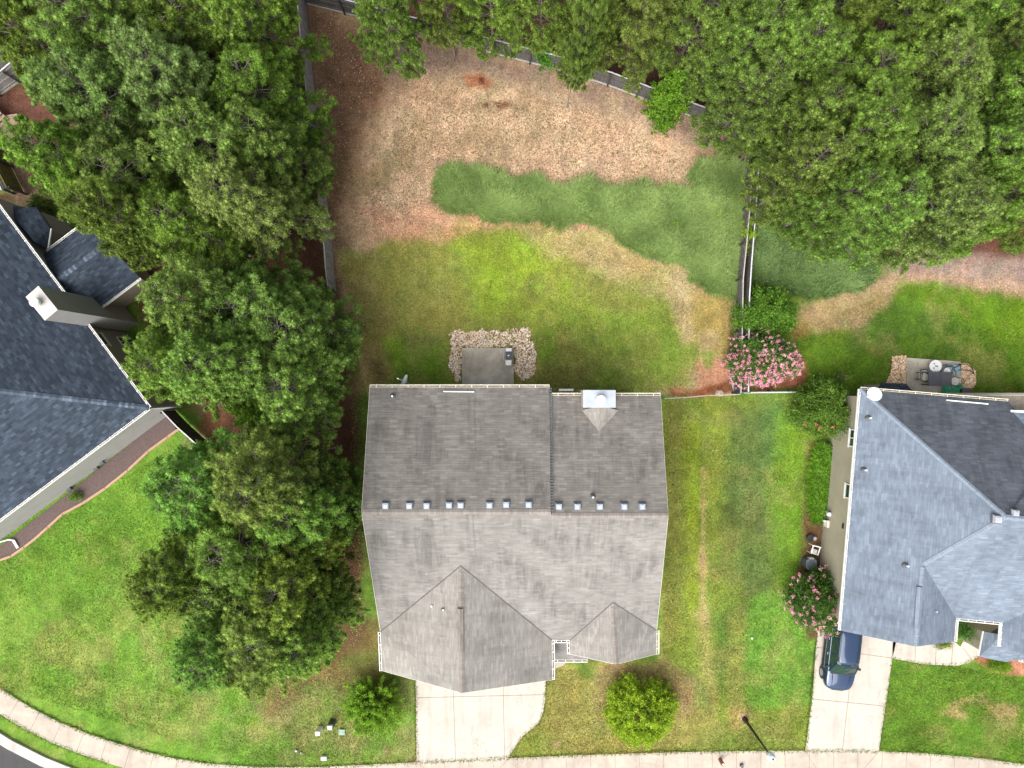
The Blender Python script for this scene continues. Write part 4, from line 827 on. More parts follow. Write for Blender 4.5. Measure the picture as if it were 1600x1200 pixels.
# ---- left house
hl = thing('house', 'dark slate blue roofed house turned at an angle on the left edge of the photo', 'house', (-27, -1, 0))
C0 = Vector((-21.38, -1.40, 4.4)); a_ = Vector((-.598, .801, 0)).normalized(); b_ = Vector((-.801, -.598, 0)).normalized(); S = .5
def LH(s, t, z): p = C0 + a_ * s + b_ * t; return Vector((p.x, p.y, z))
def LR(s, t): return LH(s, t, 4.4 + S * min(s, t, 14 - 0))     # roof height by distance from the two eaves
apex = LH(7, 7, 7.9); 
roofl = roofobj('roof', [([LH(0, 0, 4.4), LH(16, 0, 4.4), LH(9, 7, 7.9), apex], tuple(a_)[:2]), ([LH(0, 0, 4.4), apex, LH(7, 20, 7.9), LH(0, 20, 4.4)], tuple(b_)[:2]),
    ([LH(16, 0, 4.4), LH(16, 20, 4.4), LH(9, 20, 7.9), LH(9, 7, 7.9)], tuple(b_)[:2]), ([apex, LH(9, 7, 7.9), LH(9, 20, 7.9), LH(7, 20, 7.9)], tuple(b_)[:2])], 'shingle_navy', hl)
ridge_cap(roofl, LH(0, 0, 4.4), apex, 'cap_navy', .15, .36)
gutter(hl, LH(0, 0, 4.4), LH(16, 0, 4.4), -b_, 'white', .85, .12); gutter(hl, LH(0, 0, 4.4), LH(0, 20, 4.4), -a_, 'white', .85, .12)
w0, w1 = LH(.1, .18, 0), LH(16, .18, 0)
MB().prism([(p.x, p.y) for p in (LH(.1, .18, 0), LH(15.9, .18, 0), LH(15.9, 19, 0), LH(.1, 19, 0))], -1.5, 4.2).build('wall', M['siding_grey'], hl)
MB().box(LH(.06, .14, 2.0), (.14, .14, 4.4), a_).build('corner_board', M['fence_white'], hl)
NE = -b_; SE = -a_
wallwin(hl, [(181, 526.5), (204, 529), (215.5, 542.5), (193, 541)], w0, NE, 2)
wallwin(hl, [(144, 520.5), (157, 521), (171, 539.5), (160, 539.5)], w0, NE, 1)
wallwin(hl, [(92, 441), (98, 441), (112, 462), (104, 460)], w0, NE, 1)
wallwin(hl, [(252, 608), (262, 605), (272, 621), (257, 621)], w0, NE, 2)
chimney(hl, [(40, 464), (60, 446.5), (90, 484), (70, 501)], 8.2, -.1, 'cream_metal', 'siding_grey', (54, 472))
# lower gable porch roof and bay roof
so_, no_ = 7.07, 11.73; mid = (so_ + no_) / 2; OUT = -3.7
pr = roofobj('porch_roof', [([LH(so_, .3, 3.0), LH(so_, OUT, 3.0), LH(mid, OUT, 4.17), LH(mid, .3, 4.17)], tuple(b_)[:2]), ([LH(mid, .3, 4.17), LH(mid, OUT, 4.17), LH(no_, OUT, 3.0), LH(no_, .3, 3.0)], tuple(b_)[:2])], 'shingle_navy', hl)
ridge_cap(pr, LH(mid, .2, 4.17), LH(mid, OUT, 4.17), 'cap_navy', .15, .48)
gutter(hl, LH(so_, -.6, 3.0), LH(so_, OUT, 3.0), -a_, 'white', .85, .11); gutter(hl, LH(no_, -.1, 3.0), LH(no_, OUT, 3.0), a_, 'white', .85, .11)
MB().prism([(p.x, p.y) for p in (LH(so_ + .35, .3, 0), LH(so_ + .35, OUT + .4, 0), LH(no_ - .35, OUT + .4, 0), LH(no_ - .35, .3, 0))], -.1, 2.85).build('porch_wall', M['siding_beige'], hl)
bo = [P(20, 322, 3.2), P(57, 324, 3.2), P(79, 357, 3.2), P(74, 388, 3.2), P(45, 372, 3.6), P(22, 342, 3.6)]
bi = [P(30, 350, 4.0), P(54, 378, 4.0)]
bay = MB()
bay.roofplane([bo[1], bo[0], bi[0]], tuple(a_)[:2]); bay.roofplane([bo[1], bi[0], bi[1], bo[2]], tuple(a_)[:2]); bay.roofplane([bo[2], bi[1], bo[3]], tuple(a_)[:2]); bay.roofplane([bo[0], bo[5], bi[0]], tuple(a_)[:2]); bay.roofplane([bo[3], bi[1], bo[4]], tuple(a_)[:2]); bay.roofplane([bo[4], bi[1], bi[0], bo[5]], tuple(a_)[:2])
bay.build('bay_roof', M['shingle_navy'], hl)
MB().bar(bo[2] - z3 * .05, bo[3] - z3 * .05, .1, .1).build('gutter', M['white'], hl)
bw = [P(24, 326, 3.1), P(56, 328, 3.1), P(74, 359, 3.1), P(70, 384, 3.1), P(42, 372, 3.1), P(24, 345, 3.1)]
MB().prism([(p.x, p.y) for p in bw], -.1, 3.05).build('bay_wall', M['siding_grey'], hl)
# downspout extension
q = [P(-5, 848, .2), P(14, 843, .15), P(21, 844, .12), P(28, 856, .08)]
tag(MB().tube(q[:3], .05, 8).bar(q[2], q[3], .16, .08).build('downspout_extension', M['white'], origin=q[1]), 'white downspout extension bent across the mulch at the far left', 'drain pipe')
for i, (x, y, zz) in enumerate(((149, 731, .55), (158, 722, 1.0), (107, 763, .4))):
    q = on_plane(x, y, LH(.1, .2, 0), SE)
    MB().box(q + SE * .08, (.3, .16, .2), b_).box(q + SE * .1 - z3 * .22, (.08, .08, .4), b_).build('wall_tap', M['vent_dark'], hl)

# ---------------------------------------------------------------- fences
def fence(name, label, base, h, mat='fence', side=1, group=None, posts=2.4, kick=True, cap='fence_pale', lean=0.0, pw=0.14, hj=0.02):
    pts = [P(x, y, 0) for x, y in base]; t = thing(name, label, 'fence', pts[0], group)
    pk_ = MB(); rl = MB(); kb = MB(); cp = MB(); acc = 0
    rr = random.Random(len(label))
    for a, b in zip(pts[:-1], pts[1:]):
        d = b - a; L_ = d.length; d.normalize(); nrm = Vector((-d.y, d.x, 0)) * side; k = max(1, int(L_ / pw))
        for i in range(k):
            q = a + d * (L_ * (i + .5) / k); hh = h + rr.uniform(-hj, hj)
            pk_.box(q + z3 * (hh / 2 + .03), (L_ / k - .012, .02, hh - .06), d)
        for zz in (.3, h * .55, h - .2): rl.bar(a + nrm * .045 + z3 * zz, b + nrm * .045 + z3 * zz, .045, .09)
        if kick: kb.bar(a + nrm * .06 + z3 * .07, b + nrm * .06 + z3 * .07, .05, .14)
        cp.bar(a + z3 * (h + .03), b + z3 * (h + .03), .07, .035)
        m = max(1, round(L_ / posts))
        for i in range(m): 
            q = a + d * (L_ * i / m) + nrm * .12; MB().box(q + z3 * (h / 2 + .02), (.1, .1, h + .04), d).build('post', M['fence_dark'], t)
    q = pts[-1]; MB().box(q + nrm * .12 + z3 * (h / 2 + .02), (.1, .1, h + .04), d).build('post', M['fence_dark'], t)
    pk_.build('pickets', M[mat], t); rl.build('rails', M[mat], t)
    if kick: kb.build('kickboard', M['fence_pale'], t)
    if cap: cp.build('top_cap', M[cap], t)
    return t
fence('wooden_fence', 'grey board fence along the left side of the bare yard, half hidden by pines', [(478, -90), (480, 5), (482, 48), (489, 120), (502, 232), (510, 305), (515, 345), (521, 400), (523, 430), (526, 455)], 2.25, 'fence', -1, cap='fence_pale')
fence('wooden_fence', 'dark picket fence curving along the back of the bare yard under the wood', [(480, 5), (540, 20), (600, 36), (655, 50), (716, 66), (774, 83), (829, 97), (885, 111), (950, 132), (995, 149), (1050, 170), (1095, 186), (1168, 220)], 1.75, 'fence_mid', -1, cap='fence_white')
fence('wooden_fence', 'inner dark board fence of the double fence right of the yard, nearest the tall grass', [(1172, 205), (1165.5, 240), (1161, 330), (1156, 385), (1150.5, 440), (1149, 520), (1148, 580), (1147, 614)], 1.35, 'fence_mid', -1, cap='fence_pale')
fence('wooden_fence', 'outer board fence with pale cap of the double fence right of the yard', [(1177, 212), (1170, 300), (1166, 360), (1161, 420), (1158, 470), (1157, 540), (1156.5, 612)], 1.6, 'fence_mid', 1, kick=False, cap='fence_white')
fence('garden_fence', 'low pale rail fence below the big pink blossoming bush', [(1158, 613.5), (1200, 613), (1232, 612.8), (1262, 612.5)], .55, 'fence_white', 1, kick=False, cap='fence_white')
fence('fence_gate', 'grey capped wooden fence standing off the corner of the slate roofed house', [(274, 641), (296, 664), (325, 690), (340, 706)], 1.75, 'fence_dark', -1, kick=False, cap='fence_white', posts=1.4)
fence('wooden_fence', 'nearer grey plank fence in the top left corner', [(-40, 175), (0, 148), (30, 127), (75, 88), (120, 48)], 1.6, 'fence', -1, cap='fence_white')
fence('wooden_fence', 'farther plank fence in the top left corner behind the nearer one', [(-40, 140), (0, 118), (25, 100), (60, 70)], 1.6, 'fence', 1, kick=False, cap='fence_white')
fence('wooden_fence', 'mossy brown timber fence beside the top corner of the slate roofed house', [(-30, 170), (-5, 215), (18, 262), (40, 305)], 1.7, 'mossy', 1, kick=False, cap='mossy')
fence('garden_fence', 'short white capped fence left of the mossy timber fence', [(-14, 230), (2, 262), (20, 304)], 1.0, 'fence_white', 1, kick=False, cap='fence_white')
# wire fence line from the centre house to the double fence
t = thing('wire_fence', 'thin rail fence line from the corner of the centre house to the double fence', 'fence', P(1034, 622))
mb = MB(); L0 = [(1034, 622.5), (1070, 620.5), (1097, 618), (1150, 616)]
for a, b in zip(L0[:-1], L0[1:]): mb.bar(P(*a) + z3 * .85, P(*b) + z3 * .85, .05, .04); mb.bar(P(*a) + z3 * .3, P(*b) + z3 * .3, .03, .03)
mb.build('rail', M['fence_pale'], t)
for x, y in L0 + [(1052, 621.5), (1124, 617)]: MB().tube([P(x, y, -.1), P(x, y, 0) + z3 * .9], .03, 8).build('post', M['fence_pale'], t)
a, b = P(1138, 577, 0), P(1146, 610, 0)
tag(MB().bar(a + z3 * .06, b + z3 * .06, .09, .05).build('loose_board', M['fence_pale'], origin=a), 'loose pale board lying on the red soil beside the inner fence', 'board')
# steps of the deck in the top left
t = thing('wooden_stairs', 'weathered brown deck stairs at the left edge below the plank fences', 'stairs', P(10, 190, 0)); mb = MB()
for i in range(9): 
    q = P(-8 + i * 3.5, 176 + i * 3.4, 0); mb.box(q + z3 * (1.2 - i * .12), (.9, .2, .04), (.7, .7, 0))
mb.build('treads', M['deckwood'], t)
mb = MB()
for i in range(12): mb.bar(P(-30, 222 - i * 3.2, .4), P(34 - i * .6, 200 - i * 3.0 + 12, .4), .11, .04)
mb.build('landing_boards', M['deckwood'], t)

# ---------------------------------------------------------------- trees and plants
def unit(a): return a / np.maximum(np.linalg.norm(a, axis=-1, keepdims=True), 1e-9)
def puffs(C, D, T, n_, ln, wd, rng, bias=0.42):
    m = len(C); u = unit(D)[:, None, :]; d = unit(u * bias + unit(rng.normal(0, 1, (m, n_, 3))) * .8); c = np.repeat(C[:, None, :], n_, 1)
    L_ = ln * rng.uniform(0.75, 1.1, (m, n_, 1)) * rng.uniform(.8, 1.2, (m, 1, 1)); s = unit(np.cross(d, rng.normal(0, 1, (m, n_, 3)))) * wd * rng.uniform(.7, 1.3, (m, n_, 1)) / 2
    tip = c + d * L_; midp = c + d * L_ * .6
    V = np.stack([c + d * L_ * .1, midp + s, tip, midp - s], 2).reshape(-1, 3)
    nrm = np.repeat(unit(d * .75 + np.array([0, 0, .62]) + rng.normal(0, .12, d.shape))[:, :, None, :], 4, 2).reshape(-1, 3)
    t = np.clip(T[:, None] + rng.normal(0, .12, (m, n_)), 0, 1).ravel()
    return V, np.arange(len(V)).reshape(-1, 4), t, nrm
def cores(C, D, T, rad, rng):
    import bmesh
    b = bmesh.new(); bmesh.ops.create_icosphere(b, subdivisions=1, radius=1.0); bv = np.array([v.co[:] for v in b.verts]); bf = np.array([[v.index for v in f.verts] for f in b.faces]); b.free()
    m = len(C); k = len(bv); r_ = rad * rng.uniform(.75, 1.25, (m, 1, 1)); nr = np.repeat(bv[None], m, 0)
    V = C[:, None, :] + unit(D)[:, None, :] * r_ * .7 + nr * r_ * rng.uniform(.78, 1.22, (m, k, 1))
    Fc = (np.arange(m)[:, None, None] * k + bf[None]).reshape(-1, 3)
    return V.reshape(-1, 3), Fc, np.repeat(T, len(bf))
def set_normals(me, nrm):
    me.polygons.foreach_set('use_smooth', np.ones(len(me.polygons), bool)); me.normals_split_custom_set_from_vertices(nrm.tolist())
def tubes_np(segs, n_=4):                    # segs: (p0, p1, r0, r1)
    V = []; Fc = []
    for p0, p1, r0, r1 in segs:
        p0 = np.array(p0); p1 = np.array(p1); d = p1 - p0; d = d / (np.linalg.norm(d) + 1e-9); u = np.cross(d, (0.3, 0.2, 1.0) if abs(d[2]) < .9 else (1.0, 0, 0)); u /= np.linalg.norm(u); v = np.cross(d, u); b = len(V)
        for p, r_ in ((p0, r0), (p1, r1)):
            for k in range(n_): V.append(p + (u * math.cos(2 * math.pi * k / n_) + v * math.sin(2 * math.pi * k / n_)) * r_)
        for k in range(n_): Fc.append((b + k, b + (k + 1) % n_, b + n_ + (k + 1) % n_, b + n_ + k))
    return np.array(V), np.array(Fc)
def make_pine(seed, Hh=13.0, Rr=3.3, base=0.28, nb=78, dens=1.1):
    rng = np.random.default_rng(seed); segs = []; C = []; D = []; T = []
    bend = rng.normal(0, .25, 2); trunk = lambda z: np.array([bend[0] * (z / Hh) ** 2, bend[1] * (z / Hh) ** 2, z])
    for i in range(10): 
        z0, z1 = Hh * i / 10, Hh * (i + 1) / 10; r0 = .17 * (1 - .9 * i / 10); segs.append((trunk(z0), trunk(z1), r0, .17 * (1 - .9 * (i + 1) / 10)))
    lob = rng.uniform(0, 6.28, 3)
    for i in range(nb):
        t = (i + rng.uniform(0, 1)) / nb; t = t ** 0.85; z = Hh * (base + (1 - base) * t) * .985; az = i * 2.39996 + rng.normal(0, .35)
        prof = (1 - t) ** .48 * (0.68 + .32 * min(1, t / .25)); L_ = Rr * (prof + .06) * rng.uniform(.72, 1.18) * (1 + .16 * math.sin(2 * az + lob[0]) + .10 * math.sin(3 * az + lob[1]))
        el = R(-8 + 50 * t + rng.normal(0, 8)); p = trunk(z); h = np.array([math.cos(az), math.sin(az), 0]); bt = rng.normal(0, .16)
        pts = [p]; k = 6; r0 = .012 + .010 * L_
        for j in range(k):
            e = el + R(10) * j / k * 2; az += bt / k; h = np.array([math.cos(az), math.sin(az), 0]); pts.append(pts[-1] + (h * math.cos(e) + np.array([0, 0, math.sin(e)])) * L_ / k)
        for j in range(k): segs.append((pts[j], pts[j + 1], r0 * (1 - .8 * j / k), r0 * (1 - .8 * (j + 1) / k)))
        ns = max(3, int(L_ * 5.2 * dens)); bt_ = rng.uniform(.15, .75)
        for q in range(ns):
            f = rng.uniform(.30, 1.0) if q else 1.0; j = min(k - 1, int(f * k)); pp = pts[j] + (pts[j + 1] - pts[j]) * (f * k - j) if f < 1 else pts[k]
            sd_ = 1 if q % 2 else -1; a2 = az + sd_ * rng.uniform(.5, 1.25); l2 = (.25 + .34 * L_ * (1.05 - f) + .15) * rng.uniform(.7, 1.2); up = rng.uniform(-.1, .55)
            d2 = np.array([math.cos(a2), math.sin(a2), up]); d2 /= np.linalg.norm(d2); p2 = pp + d2 * l2; segs.append((pp, p2, .012, .006))
            m = 1 + int(l2 / .34)
            for w_ in range(m):
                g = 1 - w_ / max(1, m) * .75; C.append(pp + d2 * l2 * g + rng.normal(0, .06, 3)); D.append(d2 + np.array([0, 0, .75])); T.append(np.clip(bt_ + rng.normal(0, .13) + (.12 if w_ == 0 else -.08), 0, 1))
    C = np.array(C); D = np.array(D); T = np.array(T)
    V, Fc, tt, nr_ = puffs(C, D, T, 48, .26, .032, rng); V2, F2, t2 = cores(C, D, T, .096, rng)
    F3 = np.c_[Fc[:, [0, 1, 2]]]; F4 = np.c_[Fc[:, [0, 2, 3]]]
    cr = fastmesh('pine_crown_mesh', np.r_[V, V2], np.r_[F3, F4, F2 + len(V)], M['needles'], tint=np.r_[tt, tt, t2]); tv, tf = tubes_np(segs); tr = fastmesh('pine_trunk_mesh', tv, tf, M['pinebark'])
    a, b = cr.data, tr.data; bpy.data.objects.remove(cr); bpy.data.objects.remove(tr)
    return b, a, len(C)
PV = [make_pine(s, Hh, Rr, ba, nb) for s, Hh, Rr, ba, nb in ((1, 13, 3.4, .25, 80), (2, 12.5, 3.1, .22, 76), (3, 13.5, 3.6, .30, 84), (4, 12, 3.0, .20, 74), (5, 13, 3.3, .33, 72), (6, 11.5, 2.7, .18, 66))]
def pine(px, py, rad, label, group, v=None, h=None, tone=(1, 1, 1), zc=8.5):
    """px, py: where the middle of the crown stands, at height zc"""
    global _pi
    v = (_pi * 5 + 2) % len(PV) if v is None else v; _pi += 1; tr, cr, _ = PV[v]; HhR = ((13, 3.4), (12.5, 3.1), (13.5, 3.6), (12, 3.0), (13, 3.3), (11.5, 2.7))[v]
    rr = random.Random(_pi); q = P(px, py, zc); h = h or HhR[0] * rr.uniform(.93, 1.07)
    t = bpy.data.objects.new('pine_tree', None); COL.objects.link(t); t.location = (q.x, q.y, 0); t.rotation_euler = (0, 0, rr.uniform(0, 6.28)); k = rad * (1.08 if group in (GL, GM) else 1.0) / HhR[1]; t.scale = (k, k, h / HhR[0])
    tag(t, label, 'pine tree', group)
    for nm, me in (('trunk', tr), ('crown', cr)):
        o = bpy.data.objects.new(nm, me); COL.objects.link(o); o.parent = t
        if nm == 'crown': o.color = (*[c_ * (1.18 if group == GM else 1.0) * rr.uniform(.93, 1.08) for c_ in tone], 1)
    return t
_pi = 0
DK = (1.0, 1.10, 1.0); OLV = (.98, .96, .78); BL = (1.0, 1.10, 1.25); YG = (.98, 1.02, .72); STD = (1.06, 1.08, .95); PALE = (1.3, 1.12, 1.4)
GL = 'pines along the left side of the bare yard'; GM = 'pines between the slate house and the centre house'; GW = 'pines of the wood behind the fence'; GF_ = 'pines in the top left corner beyond the plank fence'
for a in (
 (18, 30, 3.0, 'pine in the very top left corner, beyond the plank fences', GF_, YG), (72, -28, 2.6, 'pine cut by the top edge right of the corner pine', GF_, STD),
 (165, 55, 3.1, 'pine at the top left whose crown hangs over the end of the plank fences', GL, STD), (285, 35, 3.1, 'pine at the top edge, second from left in the left mass', GL, YG), (402, 45, 2.6, 'pine at the top edge left of where the left fence begins', GL, YG),
 (172, 165, 3.1, 'bluish green pine over the brown soil left of the upper pine mass', GL, BL), (275, 150, 3.1, 'pine with blue green needles in the middle of the upper left mass', GL, BL), (408, 145, 2.7, 'pine reaching over the left fence near its upper bend', GL, YG),
 (138, 262, 2.8, 'bright green pine overhanging the mossy timber fence', GL, YG), (225, 275, 3.3, 'bright pine just above the dark roofed porch of the slate house', GL, STD), (345, 250, 3.0, 'pine in the middle of the mass level with the tall grass band', GL, DK),
 (420, 232, 2.4, 'pine whose branch reaches over the left fence toward the bare soil', GL, DK), (412, 322, 2.6, 'thin pale olive pine with grey twigs beside the left fence', GL, PALE), (300, 352, 2.9, 'pine over the tip of the dark gable porch roof', GL, YG), (215, 355, 2.2, 'small pine close above the ridge of the dark gable porch', GL, YG),
 (400, 475, 3.0, 'dark green pine just below the lower end of the left fence', GM, DK), (325, 480, 2.6, 'dark pine right of the grey walled chimney', GM, DK), (456, 520, 2.8, 'dark green pine left of the thin lawn in the back yard', GM, DK), (380, 560, 2.7, 'pine with dense blue green crown right of the slate house windows', GM, DK),
 (300, 575, 2.4, 'pine hiding the right corner wall of the slate house', GM, STD), (460, 600, 2.6, 'pine beside the upper left corner of the grey roof', GM, DK),
 (330, 765, 3.0, 'leftmost pine of the lower clump, over the bright lawn', GM, DK), (440, 745, 3.1, 'pine at the top of the lower clump', GM, STD), (482, 800, 2.6, 'pine of the lower clump nearest the end of the grey roof ridge', GM, STD), (300, 868, 2.5, 'small pine at the left rim of the lower clump over the lawn', GM, YG), (385, 845, 3.1, 'pine in the middle of the lower clump', GM, STD),
 (465, 890, 2.7, 'pine of the lower clump beside the lower half of the grey roof', GM, YG), (338, 930, 2.8, 'pine of the lower clump reaching left over the lawn', GM, DK), (430, 975, 3.1, 'pine low in the clump above the feathery green bush', GM, STD), (352, 1005, 2.7, 'lowest left pine of the clump', GM, DK), (478, 975, 2.5, 'lowest right pine of the clump beside the garage gable', GM, STD),
 (598, 18, 1.9, 'drooping olive pine hanging over the back fence, left of the others', GW, OLV), (690, -28, 2.0, 'pine at the top edge, above the first straight run of the back fence', GW, OLV), (765, -28, 2.0, 'pine at the top edge above the middle posts of the back fence', GW, YG), (850, -14, 2.2, 'pine at the top edge left of the grey bare trunk', GW, OLV),
 (928, 6, 2.2, 'olive pine overhanging the back fence above the red soil holes', GW, OLV), (905, 70, 1.2, 'low olive pine covering a bend of the back fence', GW, OLV), (1015, 18, 2.3, 'olive pine behind the back fence, left of the bright leafy tree', GW, OLV), (1095, 30, 2.6, 'pine at the top edge above the bright leafy tree', GW, OLV),
 (1178, 142, 2.3, 'pine overhanging the right end of the back fence', GW, OLV), (1165, 75, 2.6, 'pine in the second row of the wood, above the fence corner pine', GW, OLV), (1205, 5, 2.6, 'pine cut by the top edge right of centre', GW, STD),
 (1250, 100, 3.0, 'bright pine in the left part of the right wood', GW, YG), (1310, 20, 2.9, 'pine at the top edge above the bright pine', GW, YG), (1258, 188, 2.4, 'pine of the right wood beside the top of the double fence', GW, OLV),
 (1350, 130, 3.0, 'pine in the middle of the right wood with visible twigs', GW, YG), (1400, 30, 2.9, 'pine at the top edge, above the middle of the right wood', GW, YG), (1450, 130, 3.2, 'broad pine in the centre right of the wood', GW, STD), (1500, 30, 2.9, 'pine at the top edge, second from the right corner', GW, YG),
 (1590, 60, 3.0, 'pine in the top right corner', GW, STD), (1545, 150, 2.9, 'pine at the right of the wood below the corner pine', GW, YG), (1258, 268, 2.2, 'pine overhanging the dark tall grass right of the double fence', GW, OLV), (1330, 225, 2.9, 'dense pine in the lower middle of the right wood', GW, YG),
 (1425, 235, 3.1, 'dense pine above the lower tip of the right wood', GW, STD), (1510, 240, 3.0, 'pine of the right wood near the right edge, third row', GW, YG), (1600, 200, 2.9, 'pine cut by the right edge, middle row', GW, DK), (1310, 305, 2.5, 'low pine leaning over the dark tall grass', GW, YG),
 (1385, 330, 2.6, 'pine hanging lowest over the grey brown soil strip', GW, DK), (1460, 330, 2.8, 'blue green pine at the lower tip of the right wood', GW, DK), (1545, 315, 2.6, 'pine above the red brown soil at the right edge', GW, YG), (1610, 310, 2.4, 'lowest pine cut by the right edge', GW, OLV),
): pine(a[0], a[1], a[2], a[3], a[4], tone=a[5])

def leafcloud(name, centers, rad, n_per, size, rng, mat, parent, tint=(0.2, .9), up=.6, color=(1, 1, 1), elong=.5, loc0=None):
    m = len(centers); c = np.repeat(centers, n_per, 0) + rng.normal(0, 1, (m * n_per, 3)) * rad; k = len(c)
    nrm = unit(rng.normal(0, 1, (k, 3)) + np.array([0, 0, up * 2])); a = unit(np.cross(nrm, rng.normal(0, 1, (k, 3)))); b = np.cross(nrm, a)
    s = (size * rng.uniform(.6, 1.25, k))[:, None] / 2
    V = np.stack([c - a * s, c - b * s * elong, c + a * s, c + b * s * elong], 1).reshape(-1, 3)
    ct = np.repeat(rng.uniform(*tint, m), n_per) + rng.normal(0, .14, k)
    o = fastmesh(name, V, np.arange(len(V)).reshape(-1, 4), M[mat], tint=np.clip(ct, 0, 1), parent=parent); o.color = (*color, 1)
    return o
def dome(n_, rx, ry, z0, h, rng, inner=.55, lob=0.12, ph_=0):
    u = rng.normal(0, 1, (n_, 3)); u = unit(u); u[:, 2] = np.abs(u[:, 2]) * 1.0 - .25 * rng.random(n_); r_ = rng.uniform(inner, 1, n_) ** .5
    az = np.arctan2(u[:, 1], u[:, 0]); r_ = r_ * (1 + lob * np.sin(3 * az + ph_) + lob * .7 * np.sin(7 * az + ph_ * 2) + rng.normal(0, lob * .5, n_))
    return np.c_[u[:, 0] * rx * r_, u[:, 1] * ry * r_, z0 + h * np.clip(u[:, 2] * r_ + .12, 0, 2)]
def sprays(base, tips, rng, step=.12, jit=.03):
    out = []
    for b, t in zip(base, tips):
        l = np.linalg.norm(t - b); k = max(3, int(l / step)); f = np.linspace(.35, 1, k)[:, None]; out.append(b + (t - b) * f + np.array([0, 0, 1]) * (f * (1 - f)) * l * .35 + rng.normal(0, jit, (k, 3)))
    return np.concatenate(out)
def stems(parent, tips, rng, r=.03, name='stem', base=(0, 0, 0), mat='twig', spread=.15):
    segs = []
    for t in tips:
        b = np.array(base) + np.append(rng.normal(0, spread, 2), 0); m = b + (t - b) * .5 + rng.normal(0, .08, 3) + np.array([0, 0, .1]); segs += [(b, m, r, r * .7), (m, t, r * .7, r * .2)]
    V, Fc = tubes_np(segs, 5); return fastmesh(name, V, Fc, M[mat], parent=parent)
rng = np.random.default_rng(99)
# round yellow green bush
b1 = thing('round_bush', 'large round yellow green bush on the front lawn right of the driveway', 'bush', P(1001, 1108, 0)); 
q = P(1003, 1116, 1.5); b1.location = (q.x, q.y, 0)
tips = dome(330, 2.42, 2.3, .35, 2.3, rng, .72, .03, 1.0); leafcloud('foliage', sprays(tips * np.array([.45, .45, .6]), tips, rng, .13, .05), .075, 13, .125, rng, 'leaves', b1, (.4, 1.0), .5, (1.42, 1.32, .5)); stems(b1, tips[:60] * .85, rng, .03)
# feathery crepe myrtle bush
b2 = thing('feathery_bush', 'feathery upright green bush with long sprays left of the driveway', 'bush', (0, 0, 0)); q = P(580, 1108, 1.5); b2.location = (q.x, q.y, 0)
NB = 300; az = rng.uniform(0, 6.28, NB); el = rng.uniform(.15, 1.45, NB); ln = rng.uniform(1.35, 2.35, NB) * (1 - .12 * np.sin(el)); tips = np.c_[np.cos(az) * np.cos(el) * ln * 1.02, np.sin(az) * np.cos(el) * ln * 1.02, .3 + np.sin(el) * ln * 1.15]
leafcloud('foliage', sprays(tips * .3, tips, rng, .10, .02), .06, 11, .10, rng, 'leaves', b2, (.3, 1.0), .5, (1.0, 1.15, .55)); stems(b2, tips[:120] * .95, rng, .02)
# pink blossoming bushes
def myrtle(px, py, rx, ry, h, label, nblo, leafcol, bl_region, seed, nleaf=230, cat='flowering bush', z0=.4, nm='crape_myrtle', petal=(1, 1, 1)):
    r2 = np.random.default_rng(seed); q = P(px, py, h * .6); t = thing(nm, label, cat, (q.x, q.y, 0)); tips = dome(nleaf, rx, ry, z0, h - z0, r2, .7, .10, seed)
    leafcloud('foliage', sprays(tips * np.array([.4, .4, .7]), tips, r2, .16, .05), .10, 9, .13, r2, 'leaves', t, (.0, .85), .6, leafcol); stems(t, tips[:50] * .9, r2, .03)
    if nblo:
        bt = dome(nblo * 3, rx * 1.03, ry * 1.03, z0 + .1, h - z0 + .1, r2, .9, .1, seed); keep = np.array([bl_region(p[0] / rx, p[1] / ry) > r2.random() for p in bt]); bt = bt[keep][:nblo]
        leafcloud('blossom', bt, .05, 22, .065, r2, 'petals', t, (.1, 1.0), .4, petal, .8)
    return t
myrtle(1196, 562, 2.25, 1.75, 2.9, 'big bush covered in pink blossom over the lower end of the double fence', 430, (.6, .8, .75), lambda x, y: .75 - .5 * (y > .35), 21, 640)
myrtle(1200, 487, 2.05, 1.65, 2.6, 'dark green bush without blossom directly above the big pink bush', 0, (.75, .95, .6), None, 22, 520, 'bush', nm='green_bush')
myrtle(1289, 637, 1.85, 1.95, 3.0, 'green bush with a few faded red tips at the upper corner of the tan wall', 9, (.8, .9, .75), lambda x, y: 1.0 * (y < -.2), 23, 520, 'bush', petal=(1.0, .5, .4), nm='green_bush')
myrtle(1279, 941, 1.75, 2.05, 3.1, 'dark bush with scattered pink blossom beside the blue car', 120, (.5, .65, .6), lambda x, y: .5 + .5 * (y < 0), 24, 420, z0=.6)
# extra leafy things
def bush(px, py, rx, ry, h, label, color, seed, n_=110, size=.11, nm='shrub', cat='shrub', z=0.0, per=9, tint=(.15, .9)):
    r2 = np.random.default_rng(seed); q = P(px, py, h * .6); t = thing(nm, label, cat, (q.x, q.y, z)); tips = dome(n_, rx, ry, .1, h, r2, .5, .10, seed)
    leafcloud('foliage', sprays(tips * np.array([.4, .4, .5]), tips, r2, .14, .05), .08, per, size, r2, 'leaves', t, tint, .5, color); stems(t, tips[:20] * .9, r2, .02); return t
bush(402, 643, 2.2, 1.6, 5.5, 'leafy yellow green tree between the dark pines and the lower clump', (.85, .95, .5), 31, 240, .15, 'leafy_tree', 'tree', tint=(.1, .8))
bush(1050, 148, 1.45, 1.3, 5.2, 'bright green leafy tree leaning over the back fence', (.82, 1.0, .5), 32, 200, .17, 'leafy_tree', 'tree')
bush(850, 82, .7, .6, 2.6, 'small dark leafy sapling poking through the back fence', (.55, .95, .6), 33, 40, .16, 'sapling', 'sapling')
bush(1506, 985, .62, .8, 2.4, 'small dark green tree in the notch of the blue grey roof', (.5, .75, .75), 34, 70, .10, 'ornamental_tree', 'tree')
